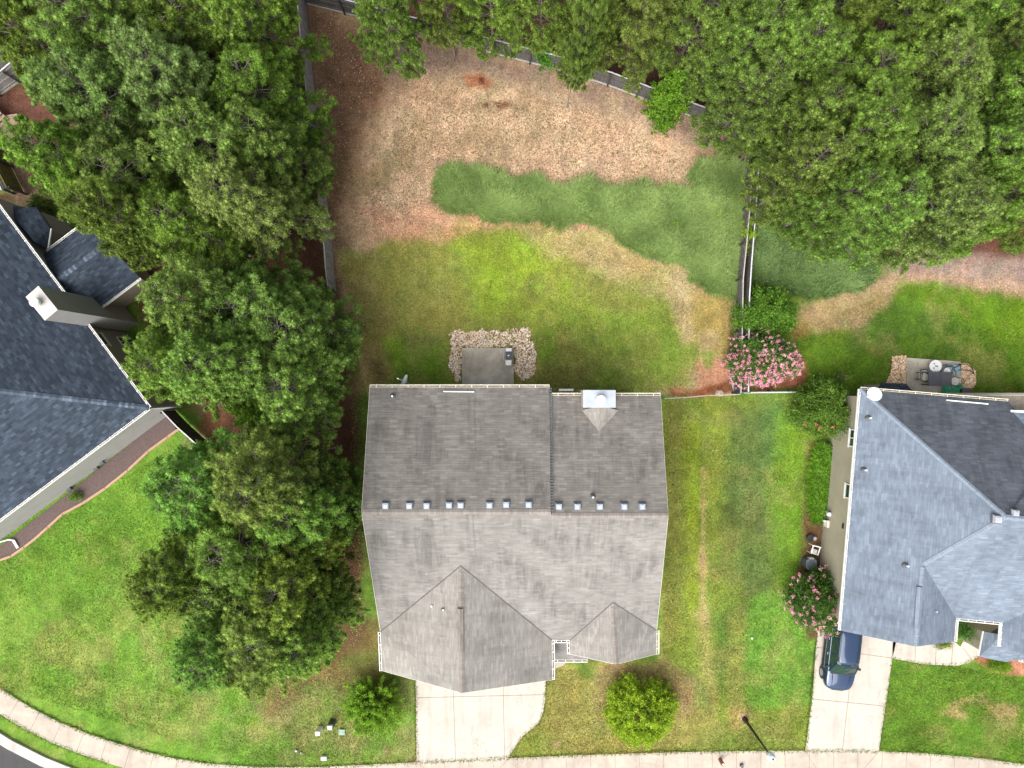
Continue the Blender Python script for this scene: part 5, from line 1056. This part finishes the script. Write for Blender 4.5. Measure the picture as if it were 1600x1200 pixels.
bush(1562, 1042, .98, .55, .8, 'clipped green shrub in red mulch below the porch bay roof', (1.0, 1.15, .4), 35, 130, .08)
bush(118, 777, .42, .3, .6, 'small dark green shrub in the mulch bed beside the slate house', (.75, 1.0, .5), 36, 26, .09)
bush(1475, 1007, .75, .35, .4, 'low yellow green plant at the edge of the front walk under the gable', (1.0, .9, .6), 37, 36, .08, 'border_plant', 'plant')
bush(1294, 825, .3, .85, .7, 'thin greyish plant against the tan wall below the long leaved bed', (.9, .85, 1.4), 38, 36, .07, 'border_plant', 'plant')
bush(1287, 905, .55, .5, 1.2, 'dark sprig right of the round grey air conditioner', (.45, .7, .7), 39, 26, .09, 'border_plant', 'plant')
bush(1320, 590, .45, .4, 1.6, 'pale leafy sprig above the upper corner of the blue grey roof', (.9, .9, .9), 40, 22, .09, 'border_plant', 'plant')
bush(60, 318, .8, .6, 1.8, 'dark shrub with rusty leaves beside the bay of the slate house', (.6, .55, .6), 41, 60, .12)
bush(47, 118, 1.6, 1.6, .35, 'low green weeds on brown soil below the plank fences', (.5, .6, .4), 42, 50, .07, 'weed_patch', 'weeds', per=5)
bush(868, 96, .6, .35, 1.0, 'yellow green vine over the back fence right of the sapling', (.9, 1.0, .5), 43, 22, .10, 'vine', 'vine')
bush(1171, 372, .32, 1.3, 2.0, 'bright yellow green vine between the two runs of the double fence', (1.5, 1.5, .35), 44, 34, .13, 'vine', 'vine')
bush(1125, 335, .5, .3, .55, 'bright yellow green weed in the tall grass near the double fence, upper', (1.5, 1.5, .35), 45, 10, .10, 'weed', 'weed', per=6)
bush(1142, 343, .3, .3, .55, 'tiny bright weed in the tall grass next to the inner fence', (1.5, 1.5, .35), 46, 8, .10, 'weed', 'weed', per=6)
bush(1057, 352, .35, .3, .5, 'bright green weed in the middle of the tall grass band', (1.1, 1.5, .35), 47, 10, .10, 'weed', 'weed', per=6)
bush(1590, 384, 1.0, .7, 1.2, 'low dark undergrowth below the pines at the right edge', (.5, .7, .4), 48, 50, .12)
# long leaved bed along the tan wall
t = thing('daylily_bed', 'bright green bed of long arching leaves along the tan wall of the right house', 'plant bed', P(1280, 755, 0)); w0_ = t.location
C = inpoly(460, [(1273, 697), (1300, 700), (1300, 730), (1292, 770), (1290, 815), (1268, 812), (1262, 780), (1264, 740)], rng); X = (C[:, 0] - 800) * H / F; Y = (600 - C[:, 1]) * H / F
m = 16; az = rng.uniform(0, 6.28, (460, m)); ln = rng.uniform(.28, .55, (460, m)); V = []
for k, (f, zz, wd) in enumerate(((0, 0, .02), (.45, .42, .028), (1.0, .36, .004))):
    x = X[:, None] + np.cos(az) * ln * f; y = Y[:, None] + np.sin(az) * ln * f; z = 0.02 + zz * rng.uniform(.8, 1.2, (460, m)); 
    for s_ in (-1, 1): V.append(np.stack([x - np.sin(az) * wd * s_ - w0_.x, y + np.cos(az) * wd * s_ - w0_.y, z], 2).reshape(-1, 3))
k_ = 460 * m; V = np.concatenate(V); ii = np.arange(k_); Fc = np.concatenate([np.stack([ii, ii + k_, ii + 3 * k_, ii + 2 * k_], 1), np.stack([ii + 2 * k_, ii + 3 * k_, ii + 5 * k_, ii + 4 * k_], 1)])
o = fastmesh('foliage', V, Fc, M['leaves'], tint=np.tile(rng.uniform(0, 1, k_) ** 1.4, 2), parent=t); o.color = (.72, .98, .32, 1)
# bare grey trunk seen among the olive pines
t = thing('dead_tree', 'bare grey trunk standing between the olive pines at the top edge', 'dead tree', P(945, 60, 0)); r2 = np.random.default_rng(5)
sg = [(np.array([0, 0, 0.]), np.array([.1, .1, 10.5]), .16, .07)]
for i in range(26): z = r2.uniform(4, 10.5); a1_ = r2.uniform(0, 6.28); l = r2.uniform(.5, 1.4); sg.append((np.array([.05, .05, z]), np.array([math.cos(a1_) * l, math.sin(a1_) * l, z + r2.uniform(0, .5)]), .025, .006))
V, Fc = tubes_np(sg, 6); fastmesh('trunk', V, Fc, M['twig'], parent=t)

# ---------------------------------------------------------------- car
def car(loc, yaw):
    t = bpy.data.objects.new('suv', None); COL.objects.link(t); t.location = loc; t.rotation_euler = (0, 0, yaw); t['_w'] = (0, 0, 0)
    tag(t, 'dark blue SUV parked under the blue grey eave on the right driveway', 'car')
    n_ = N('blue car paint'); paint = n_.out((0.008, 0.030, 0.082), 0.14, 0.35, 0.6); n_.b.inputs['Coat Weight'].default_value = 1.0; n_.b.inputs['Coat Roughness'].default_value = 0.04
    gl = M['glass']
    # stations from the front (y=0) to the back (y=4.75): y, half width low, half width belt, z belt
    st = [(0.0, .42, .40, .66), (.06, .66, .62, .74), (.22, .84, .78, .84), (.55, .93, .86, .94), (1.0, .955, .89, 1.00), (1.42, .955, .90, 1.05), (2.2, .96, .92, 1.07), (3.2, .96, .92, 1.08), (4.1, .95, .90, 1.08), (4.6, .90, .84, 1.05), (4.74, .80, .74, .98)]
    mb = MB(); rings = []
    for y, wl, wb, zb in st:
        zlo = .24 if 0.2 < y < 4.5 else .30
        rings.append([Vector(p) for p in ((-wl * .93, y, zlo), (-wl, y, zlo + .2), (-wl, y, .62), (-(wl + wb) / 2 - .005, y, zb - .12), (-wb, y, zb - .03), (-wb * .9, y, zb + .005), (-wb * .5, y, zb + .035), (0, y, zb + .045), (wb * .5, y, zb + .035), (wb * .9, y, zb + .005), (wb, y, zb - .03), ((wl + wb) / 2 + .005, y, zb - .12), (wl, y, .62), (wl, y, zlo + .2), (wl * .93, y, zlo))])
    nn = len(rings[0]); vs = [v for r_ in rings for v in r_]; fs = []
    for i in range(len(rings) - 1):
        for k in range(nn): k2 = (k + 1) % nn; fs.append((i * nn + k, i * nn + k2, (i + 1) * nn + k2, (i + 1) * nn + k))
    fs.append(tuple(range(nn))); fs.append(tuple((len(rings) - 1) * nn + k for k in range(nn))[::-1])
    def mk(name, vs, fs, mat, parent=t, smooth=True, sub=0, bev=0):
        me = bpy.data.meshes.new(name); me.from_pydata([tuple(v) for v in vs], [], fs); me.materials.append(mat); me.update()
        if smooth: me.polygons.foreach_set('use_smooth', [True] * len(me.polygons))
        o = bpy.data.objects.new(name, me); COL.objects.link(o); o.parent = parent
        if sub: s = o.modifiers.new('s', 'SUBSURF'); s.levels = sub; s.render_levels = sub
        if bev: b = o.modifiers.new('b', 'BEVEL'); b.width = bev; b.segments = 3; b.limit_method = 'ANGLE'
        return o
    body = mk('body', vs, fs, paint, sub=1)
    # cabin: glass greenhouse and painted roof
    zb = 1.06; zr = 1.68; yb0, yb1, yt0, yt1 = 1.28, 4.62, 1.98, 4.25; wb, wt = .89, .70
    base = [(-wb * .93, yb0, zb), (0, yb0 - .12, zb + .02), (wb * .93, yb0, zb), (wb, yb0 + .5, zb), (wb, yb1 - .3, zb), (wb * .9, yb1, zb), (-wb * .9, yb1, zb), (-wb, yb1 - .3, zb), (-wb, yb0 + .5, zb)]
    top = [(-wt * .94, yt0, zr - .04), (0, yt0 - .07, zr - .02), (wt * .94, yt0, zr - .04), (wt, yt0 + .2, zr - .02), (wt, yt1 - .2, zr - .02), (wt * .92, yt1, zr - .05), (-wt * .92, yt1, zr - .05), (-wt, yt1 - .2, zr - .02), (-wt, yt0 + .2, zr - .02)]
    k = len(base); mk('window_glass', base + top, [(i, (i + 1) % k, k + (i + 1) % k, k + i) for i in range(k)] + [tuple(range(k))[::-1], tuple(range(k, 2 * k))], gl, smooth=False)
    rv = []; rfs = []; rows = 9; cols = 9
    for i in range(rows):
        f = i / (rows - 1); y = yt0 - .07 + (yt1 + .05 - yt0 + .07) * f
        for j in range(cols):
            g = j / (cols - 1) * 2 - 1; edge = 1 - .06 * (abs(f * 2 - 1) ** 6); rv.append((g * (wt + .02) * edge, y + .07 * abs(g) ** 2 * (1 if f < .5 else -1) * (abs(f * 2 - 1) ** 2), zr + .045 * (1 - g * g) * 1.0 - .05 * abs(g) ** 6 - .06 * abs(f * 2 - 1) ** 5))
    for i in range(rows - 1):
        for j in range(cols - 1): a = i * cols + j; rfs.append((a, a + 1, a + cols + 1, a + cols))
    o = mk('roof', rv, rfs, paint); s = o.modifiers.new('t', 'SOLIDIFY'); s.thickness = .05; s.offset = -1
    for s_ in (-1, 1):
        mb = MB(); mb.tube([(s_ * .60, 2.15, zr + .035), (s_ * .63, 2.3, zr + .09), (s_ * .63, 3.9, zr + .09), (s_ * .60, 4.1, zr + .03)], .022, 8); mb.build('roof_rail', M['blackmetal'], t)
        # pillars
        mb = MB()
        for (x0, y0), (x1, y1), w_ in (((wb * .95, yb0 + .02), (wt * .97, yt0 + .02), .08), ((wb, 2.45), (wt, 2.5), .09), ((wb, 3.5), (wt, 3.5), .09), ((wb * .97, yb1 - .2), (wt * .97, yt1 - .12), .2)):
            mb.bar((s_ * x0, y0, zb - .01), (s_ * x1, y1, zr - .03), w_, .05, (s_, 0, .3))
        mb.build('pillar', paint, t)
        MB().bar((s_ * .925, 1.55, 1.075), (s_ * .93, 4.35, 1.085), .03, .025).build('belt_moulding', M['galv'], t)
        m_ = MB(); m_.frustum((s_ * 1.02, 1.62, 1.02), (.19, .13), (.17, .10), .16); m_.bar((s_ * .88, 1.62, 1.04), (s_ * 1.0, 1.62, 1.08), .06, .05); m_.build('wing_mirror', paint if s_ < 0 else M['blackmetal'], t)
        MB().box((s_ * .66, .22, .70), (.26, .10, .12), (1, s_ * .5, 0)).build('headlight', M['vent_metal'], t)
        MB().box((s_ * .80, 4.70, .88), (.22, .06, .22)).build('tail_light', simple('red lamp lens', (.25, .01, .01), .3), t)
        for y in (.92, 3.78):
            wv = MB().tube([(s_ * .74, y, .35), (s_ * .975, y, .35)], .35, 28).build('wheel', M['black'], t); 
            MB().tube([(s_ * .955, y, .35), (s_ * .985, y, .35)], .22, 20).build('rim', M['vent_metal'], wv)
            MB().tube([(s_ * .955 , y, .36), (s_ * .968, y, .36)], .40, 28).build('wheel_arch', M['blackmetal'], t)
        for y in (2.35, 3.3): MB().box((s_ * .965, y, .88), (.03, .16, .03)).build('door_handle', M['galv'], t)
        MB().bar((s_ * .955, 1.35, .30), (s_ * .955, 3.4, .30), .06, .14).build('sill', M['blackmetal'], t)
        mb = MB()                                               # raised crease lines of the hood
        mb.tube([(s_ * .50, .38, .925), (s_ * .55, .8, 1.02), (s_ * .60, 1.2, 1.072)], [.012, .02, .012], 6); mb.build('hood_crease', paint, t)
        MB().bar((s_ * .12 - .1, 1.20, 1.10), (s_ * .12 + .42, 1.28, 1.115), .018, .018).build('wiper', M['black'], t)
    MB().box((0, .015, .62), (.75, .05, .18)).build('grille', M['black'], t); MB().box((0, -.005, .42), (.6, .06, .12)).build('bumper', M['blackmetal'], t)
    MB().bar((-.72, 1.22, 1.065), (.72, 1.22, 1.065), .12, .03).build('cowl', M['black'], t)
    return t
q = P(1309, 1078, .68)
car((q.x - .05, q.y, 0.03), R(-6.5))

# ---------------------------------------------------------------- street lamp, utility boxes, patio things
b = P(1164, 1124, 0); tp = P(1200, 1184, 4.25); t = thing('street_lamp', 'tall black street lamp with frosted globe leaning out over the pavement', 'street lamp', b)
top = Vector((b.x + .02, b.y - .02, 4.1)); 
MB().tube([b + z3 * -.1, b + z3 * .5, top], [.13, .10, .05], 14).build('pole', M['blackmetal'], t); MB().tube([b + z3 * -.05, b + z3 * .25, b + z3 * .32], [.19, .17, .11], 14).build('pole_base', M['blackmetal'], t)
MB().tube([top, top + z3 * .12, top + z3 * .2], [.06, .14, .17], 14).build('collar', M['darkgrey'], t)
lm = MB().tube([top + z3 * .2, top + z3 * .3, top + z3 * .55, top + z3 * .75, top + z3 * .82], [.13, .22, .25, .17, .06], 18).build('lamp_globe', simple('frosted lamp globe', (.60, .66, .72), .25), t); MB().tube([top + z3 * .82, top + z3 * .92], [.06, .02], 10).build('finial', M['blackmetal'], lm)
def ubox(px, py, w_, d, h, mat, label, yaw=0, cap=None):
    q = P(px, py, h); q.z = 0; t = thing('utility_box', label, 'utility box', q); MB().frustum(q, (w_, d), (w_ * .92, d * .92), h * .8, yaw).build('cabinet', M['darkgrey' if cap else mat], t)
    MB().frustum(q + z3 * h * .8, (w_ * 1.02, d * 1.02), (w_ * .86, d * .86), h * .2, yaw).build('lid', M[cap or mat], t); return t
ubox(496, 1146.5, .30, .28, .75, 'whiteplastic', 'white utility pedestal on the dry patch of the front lawn'); ubox(515, 1137.5, .36, .32, .85, 'greyplastic', 'pale grey utility pedestal with black side above the white one', cap='greyplastic')
ubox(505.5, 1186, .36, .26, .2, 'whiteplastic', 'low white utility box nearest the pavement'); ubox(462.5, 1174, .16, .12, .12, 'greyplastic', 'small grey valve cap in the lawn left of the low white box'); ubox(470, 1177, .09, .09, .1, 'greyplastic', 'tiny grey stake cap right of the small valve cap')
q = P(534, 1144, .06); t = thing('grated_lid', 'pale teal grated lid in the grass left of the feathery bush', 'utility cover', (q.x, q.y, 0)); lidm = simple('pale teal plastic', (.28, .42, .36), .6); mb = MB()
for i in range(5): mb.box(q + Vector((-.16 + i * .08, 0, 0)), (.045, .36, .05))
for i in range(4): mb.box(q + Vector((0, -.15 + i * .1, .012)), (.38, .035, .04))
mb.build('grate', lidm, t)
q = P(1128.5, 1193, .5); t = thing('marker_post', 'rounded red brown marker post with white top at the bottom edge', 'marker post', (q.x, q.y, 0)); rb = simple('faded red plastic', (.30, .10, .08), .6)
MB().tube([(q.x, q.y, 0), (q.x, q.y, .6), (q.x, q.y, .72)], [.13, .13, .07], 14).build('post_body', rb, t); MB().tube([(q.x, q.y + .07, .70), (q.x, q.y + .07, .76)], .055, 12).build('post_cap', M['whiteplastic'], t)
q = P(1160.5, 1199, .3); t = thing('valve_cover', 'small brown valve cover cut by the bottom edge left of the lamp', 'valve cover', (q.x, q.y, 0)); MB().tube([(q.x, q.y, 0), (q.x, q.y, .2)], [.13, .11], 12).build('cover', M['vent_dark'], t)
q = P(1175, 997, .04); tag(MB().tube([q, q + z3 * .06, q + z3 * .1], [.07, .06, .02], 10).build('lawn_ball', M['whiteplastic'], origin=q), 'tiny white ball on the bright green patch of lawn', 'ball')
q = P(1125, 614, .05); q.z = -.02
mb = MB(); pr_ = [(.28, 0), (.12, .24), (-.2, .2), (-.3, -.05), (-.1, -.22), (.2, -.18)]
A_ = [q + Vector((x, y, 0)) for x, y in pr_]; B_ = [q + Vector((x * .7 + .02, y * .65, .14 + .03 * (i % 2))) for i, (x, y) in enumerate(pr_)]; c_ = q + Vector((0, 0, .2))
for i in range(6): j = (i + 1) % 6; mb.face([A_[i], A_[j], B_[j], B_[i]]); mb.face([B_[i], B_[j], c_])
tag(mb.build('rock', simple('pale pinkish stone', ph(240, 206, 184), .9), origin=q), 'pale angular rock on the red soil above the thin fence line', 'rock')
# kettle grill style cart on the centre patio
q = P(794.5, 558, .9); t = thing('patio_cooler', 'small grey and white wheeled cooler cart on the corner of the centre patio', 'cooler', (q.x, q.y, .08)); x, y = q.x, q.y
MB().frustum((x, y + .02, .2), (.46, 1.0), (.42, .95), .62).build('cart_body', M['greyplastic'], t); MB().box((x + .02, y + .10, .87), (.42, .52, .10)).build('dark_lid', M['darkgrey'], t)
MB().box((x + .02, y + .47, .86), (.36, .2, .08)).build('rear_shelf', M['whiteplastic'], t); MB().frustum((x, y - .36, .80), (.40, .38), (.34, .30), .10).build('front_shelf', M['whiteplastic'], t); MB().box((x, y + .1, .925), (.12, .07, .015)).build('lid_badge', M['whiteplastic'], t)
MB().tube([(x - .26, y - .2, .60), (x - .32, y - .1, .66), (x - .32, y + .3, .66), (x - .26, y + .4, .60)], .025, 8).build('side_handle', M['cushion'], t)
for sx in (-.2, .2): MB().tube([(x + sx - .03, y + .42, .16), (x + sx + .03, y + .42, .16)], .08, 12).build('wheel', M['black'], t); MB().bar((x + sx, y - .4, .08), (x + sx, y - .4, .3), .05, .05, (1, 0, 0)).build('leg', M['black'], t)
# neighbour patio
q = P(1462, 572, .55); x, y = q.x, q.y; t = thing('round_table', 'white round plastic side table at the back edge of the right patio', 'side table', (x, y, .08)); MB().tube([(x, y, .52), (x, y, .56)], [.40, .39], 28).build('tabletop', M['whiteplastic'], t)
for k in range(3): MB().tube([(x + math.cos(k * 2.1) * .3, y + math.sin(k * 2.1) * .3, .08), (x + math.cos(k * 2.1) * .2, y + math.sin(k * 2.1) * .2, .53)], .03, 8).build('leg', M['whiteplastic'], t)
mb = MB()
for dx, dy in ((0, 0), (-.1, .15), (-.12, -.13), (.1, -.02)): mb.tube([(x + dx, y + dy, .561), (x + dx, y + dy, .575)], .045, 10)
mb.build('table_holes', M['darkgrey'], t)
q = P(1469, 592, .95); x, y = q.x, q.y; t = thing('patio_table', 'dark grey covered rectangular table in the middle of the right patio', 'table', (x, y, .08)); c2 = R(-2)
for s_ in (-1, 1): MB().box((x + s_ * .375, y, .92), (.735, .90, .06)).build('tabletop', M['darkgrey'], t)
for sx in (-.65, .65):
    for sy in (-.36, .36): MB().bar((x + sx, y + sy, .08), (x + sx, y + sy, .9), .06, .06, (1, 0, 0)).build('leg', M['blackmetal'], t)
def pchair(px, py, yaw, label, seatm='cushion'):
    q = P(px, py, .5); t = thing('patio_chair', label, 'chair', (q.x, q.y, .08)); c_, s_ = math.cos(yaw), math.sin(yaw); f = lambda x, y, z: Vector((q.x + x * c_ - y * s_, q.y + x * s_ + y * c_, z))
    MB().tube([f(0, 0, .46), f(0, 0, .53), f(0, 0, .55)], [.27, .27, .22], 20).build('seat', M[seatm], t)
    pts = [f(-.28, .1, .62), f(-.25, .30, .82), f(0, .36, .88), f(.25, .30, .82), f(.28, .1, .62)]
    MB().tube(pts, .022, 8).tube([f(-.2, .3, .66), f(0, .35, .70), f(.2, .3, .66)], .02, 8).build('backrest', M['blackmetal'], t)
    for x, y in ((-.24, -.22), (.24, -.22), (-.24, .28), (.24, .28)): MB().tube([f(x, y, .08), f(x * .9, y * .9, .48)], .018, 6).build('leg', M['blackmetal'], t)
    MB().tube([f(-.28, .1, .62), f(-.28, -.2, .60)], .02, 6).build('armrest', M['blackmetal'], t); MB().tube([f(.28, .1, .62), f(.28, -.2, .60)], .02, 6).build('armrest', M['blackmetal'], t)
CG = 'cushioned chairs around the patio table'
pchair(1444, 589, R(80), 'cream seated black framed chair left of the dark patio table', 'cushion'); pchair(1492, 596, R(-100), 'cream seated chair tucked under the right end of the dark patio table'); pchair(1479, 581, R(0), 'pale seated chair behind the dark patio table', 'whiteplastic')
t = thing('black_chair_frame', 'folded black metal chair frame at the upper left of the dark patio table', 'chair', P(1443, 580, 0)); q = P(1443, 580.5, .6)
MB().tube([q + Vector((-.25, -.05, 0)), q + Vector((-.22, .1, .1)), q + Vector((.1, .14, .12)), q + Vector((.27, .04, .05))], .025, 8).build('backrest', M['blackmetal'], t); MB().tube([q + Vector((-.25, -.05, 0)), q + Vector((-.28, -.5, -.02))], .022, 8).tube([q + Vector((-.1, .05, .02)), q + Vector((.2, .05, .02))], .05, 8).build('seat', M['greyplastic'], t)
for dx, dy in ((-.25, -.05), (.2, .05), (-.28, -.45), (.15, -.4)): MB().tube([q + Vector((dx, dy, 0)), q + Vector((dx, dy, -.52))], .016, 6).build('leg', M['blackmetal'], t)
q = P(1490, 576, .5); x, y = q.x, q.y; t = thing('lounge_chair', 'blue grey sling lounge chair with long curved black arms on the right patio', 'lounge chair', (x, y, .08))
MB().box((x - .25, y + .04, .52), (.44, .52, .05), (1, -.1, 0)).build('backrest', M['bluegrey'], t); MB().box((x + .27, y - .08, .42), (.48, .62, .05), (1, -.1, 0)).build('seat', M['bluegrey'], t)
for k, pts in enumerate(([(-.5, .25, .56), (-.1, .22, .55), (-.02, .02, .5), (.15, -.2, .46)], [(-.5, -.2, .5), (-.25, -.24, .5), (-.02, .02, .5), (.48, .24, .5)], [(.3, .3, .55), (.8, .28, .6), (1.2, .05, .5), (1.5, -.35, .2)], [(.3, -.1, .5), (.8, -.08, .5), (1.2, -.15, .4), (1.5, -.35, .2)], [(.48, .3, .45), (.5, -.4, .4)], [(.0, .02, .5), (.2, -.25, .45), (.15, -.42, .42)])):
    MB().tube([(x + a, y + b, c) for a, b, c in pts], .026, 8).build('frame_tube', M['blackmetal'], t)
for dx, dy in ((-.45, .22), (-.45, -.22), (.45, .25), (.45, -.38)): MB().tube([(x + dx, y + dy, .06), (x + dx, y + dy, .45)], .02, 6).build('leg', M['blackmetal'], t)
q = P(1487, 608, .12); pts = []; r3 = random.Random(4)
for i in range(150): a = i * .55; r_ = .22 + .22 * r3.random() + .14 * math.sin(i * .21); pts.append((q.x + math.cos(a) * r_ * 1.35 + .1 * math.sin(i * .1), q.y + math.sin(a) * r_ * .9 + .1 * math.cos(i * .13), .12 + .1 * r3.random()))
tag(MB().tube(pts, .026, 6).build('garden_hose', M['hosegreen'], origin=q), 'tangled bright green garden hose below the dark patio table', 'hose')
q = P(1511, 613, .4); t = thing('storage_box', 'small black storage box at the lower right of the green hose', 'box', (q.x, q.y, 0)); MB().frustum((q.x, q.y, 0), (.62, .45), (.66, .5), .38).build('tub', M['black'], t); MB().frustum((q.x, q.y, .38), (.70, .54), (.62, .46), .06).build('lid', M['darkgrey'], t)
# air conditioner, white chair and pots at the tan wall
q = P(1268, 882, .75); x, y = q.x, q.y; t = thing('air_conditioner', 'round cornered dark grey air conditioner by the tan wall', 'air conditioner', (x, y, 0)); mb = MB()
def rbox(x, y, w_, r_, k=5): return [(x + sx * (w_ - r_) + r_ * math.cos(a0 + i * math.pi / 2 / k), y + sy * (w_ - r_) + r_ * math.sin(a0 + i * math.pi / 2 / k)) for sx, sy, a0 in ((1, 1, 0), (-1, 1, math.pi / 2), (-1, -1, math.pi), (1, -1, 3 * math.pi / 2)) for i in range(k + 1)]
MB().prism(rbox(x, y, .33, .16), 0, .70).build('casing', M['darkgrey'], t); MB().prism(rbox(x, y, .34, .16), .70, .76).build('top_panel', simple('slate grey metal', (.12, .14, .16), .5, .2), t)
mb = MB()
for i in range(4): mb.tube([(x + math.cos(a) * (.07 + i * .065), y + math.sin(a) * (.07 + i * .065), .768) for a in [k * math.pi / 12 for k in range(25)]], .009, 5, False)
mb.build('fan_guard', M['black'], t); MB().bar((x - .1, y + .36, .5), (x + .2, y + .36, .5), .05, .4).build('side_panel', M['whiteplastic'], t)
q = P(1275, 860, .7); x, y = q.x, q.y; t = thing('white_chair', 'white slatted garden chair above the air conditioner', 'chair', (x, y, 0)); wp = M['whiteplastic']; f = lambda a, b, c: Vector((x + a * .97 + b * .25, y + b * .97 - a * .25, c))
MB().bar(f(-.28, .26, .75), f(.25, .26, .75), .06, .04).build('backrest', wp, t); MB().bar(f(-.22, .26, .65), f(-.2, -.25, .62), .06, .04).build('armrest', wp, t); MB().bar(f(.24, .26, .65), f(.22, -.28, .62), .06, .04).build('armrest', wp, t)
mb = MB()
for i in range(4): mb.bar(f(-.2, -.02 - i * .085, .42), f(.22, -.02 - i * .085, .42), .05, .03)
mb.build('seat', wp, t)
for a, b in ((-.25, .25), (.24, .25), (-.22, -.26), (.22, -.28)): MB().tube([f(a, b, 0), f(a, b, .66)], .025, 6).build('leg', wp, t)
q = P(1266, 841, .3); t = thing('plant_pot', 'dark pot with clutter above the white garden chair', 'pot', (q.x, q.y, 0)); MB().tube([(q.x, q.y, 0), (q.x, q.y, .3)], [.15, .22], 16).build('pot', M['black'], t); MB().tube([(q.x, q.y, .27), (q.x, q.y, .29)], [.19, .17], 14).build('pot_soil', M['gutter_in'], t)
q = P(1271, 843, .2); tag(MB().tube([(q.x + .1, q.y + .05, 0), (q.x + .1, q.y + .05, .18), (q.x + .1, q.y + .05, .2)], [.1, .13, .11], 12).build('small_pot', M['greyplastic'], origin=(q.x + .1, q.y, 0)), 'small grey pot beside the dark pot at the tan wall', 'pot')
q = P(1246, 897, .03); tag(MB().frustum((q.x, q.y, -.02), (.16, .2), (.12, .14), .09, .4).build('clay_shard', M['mulch_red'], origin=(q.x, q.y, 0)), 'pinkish clay block on the lawn above the right flowering bush', 'block')
t = thing('white_scrap', 'small pale scrap on the brown strip beside the grey roof', 'litter', P(556, 825, 0)); q = P(556, 825, .03); MB().frustum(q - z3 * .03, (.2, .12), (.16, .08), .06, .5).build('scrap', M['whiteplastic'], t)
q = P(286, 144, .1); 
for i, (px, py, lab) in enumerate(((68, 146, 'pale stone on brown soil left of the upper pines, larger of a pair'), (72, 143, 'pale stone on brown soil left of the upper pines, smaller of a pair'))):
    q = P(px, py, 0); tag(MB().frustum(q, (.34 - i * .1, .2), (.22 - i * .06, .12), .12, .6).build('stone', M['greyplastic'], origin=q), lab, 'stone')
q = P(243, 450, 0); tag(MB().box(P(243, 448, .25), (.9, .45, .12), (.75, -.65, 0)).build('bench_slab', M['greyplastic'], origin=q), 'grey slab beside the end of the dark gable porch', 'slab')
print('SCENE tufts', sum(p[2] for p in PV), 'objects', len(bpy.data.objects))
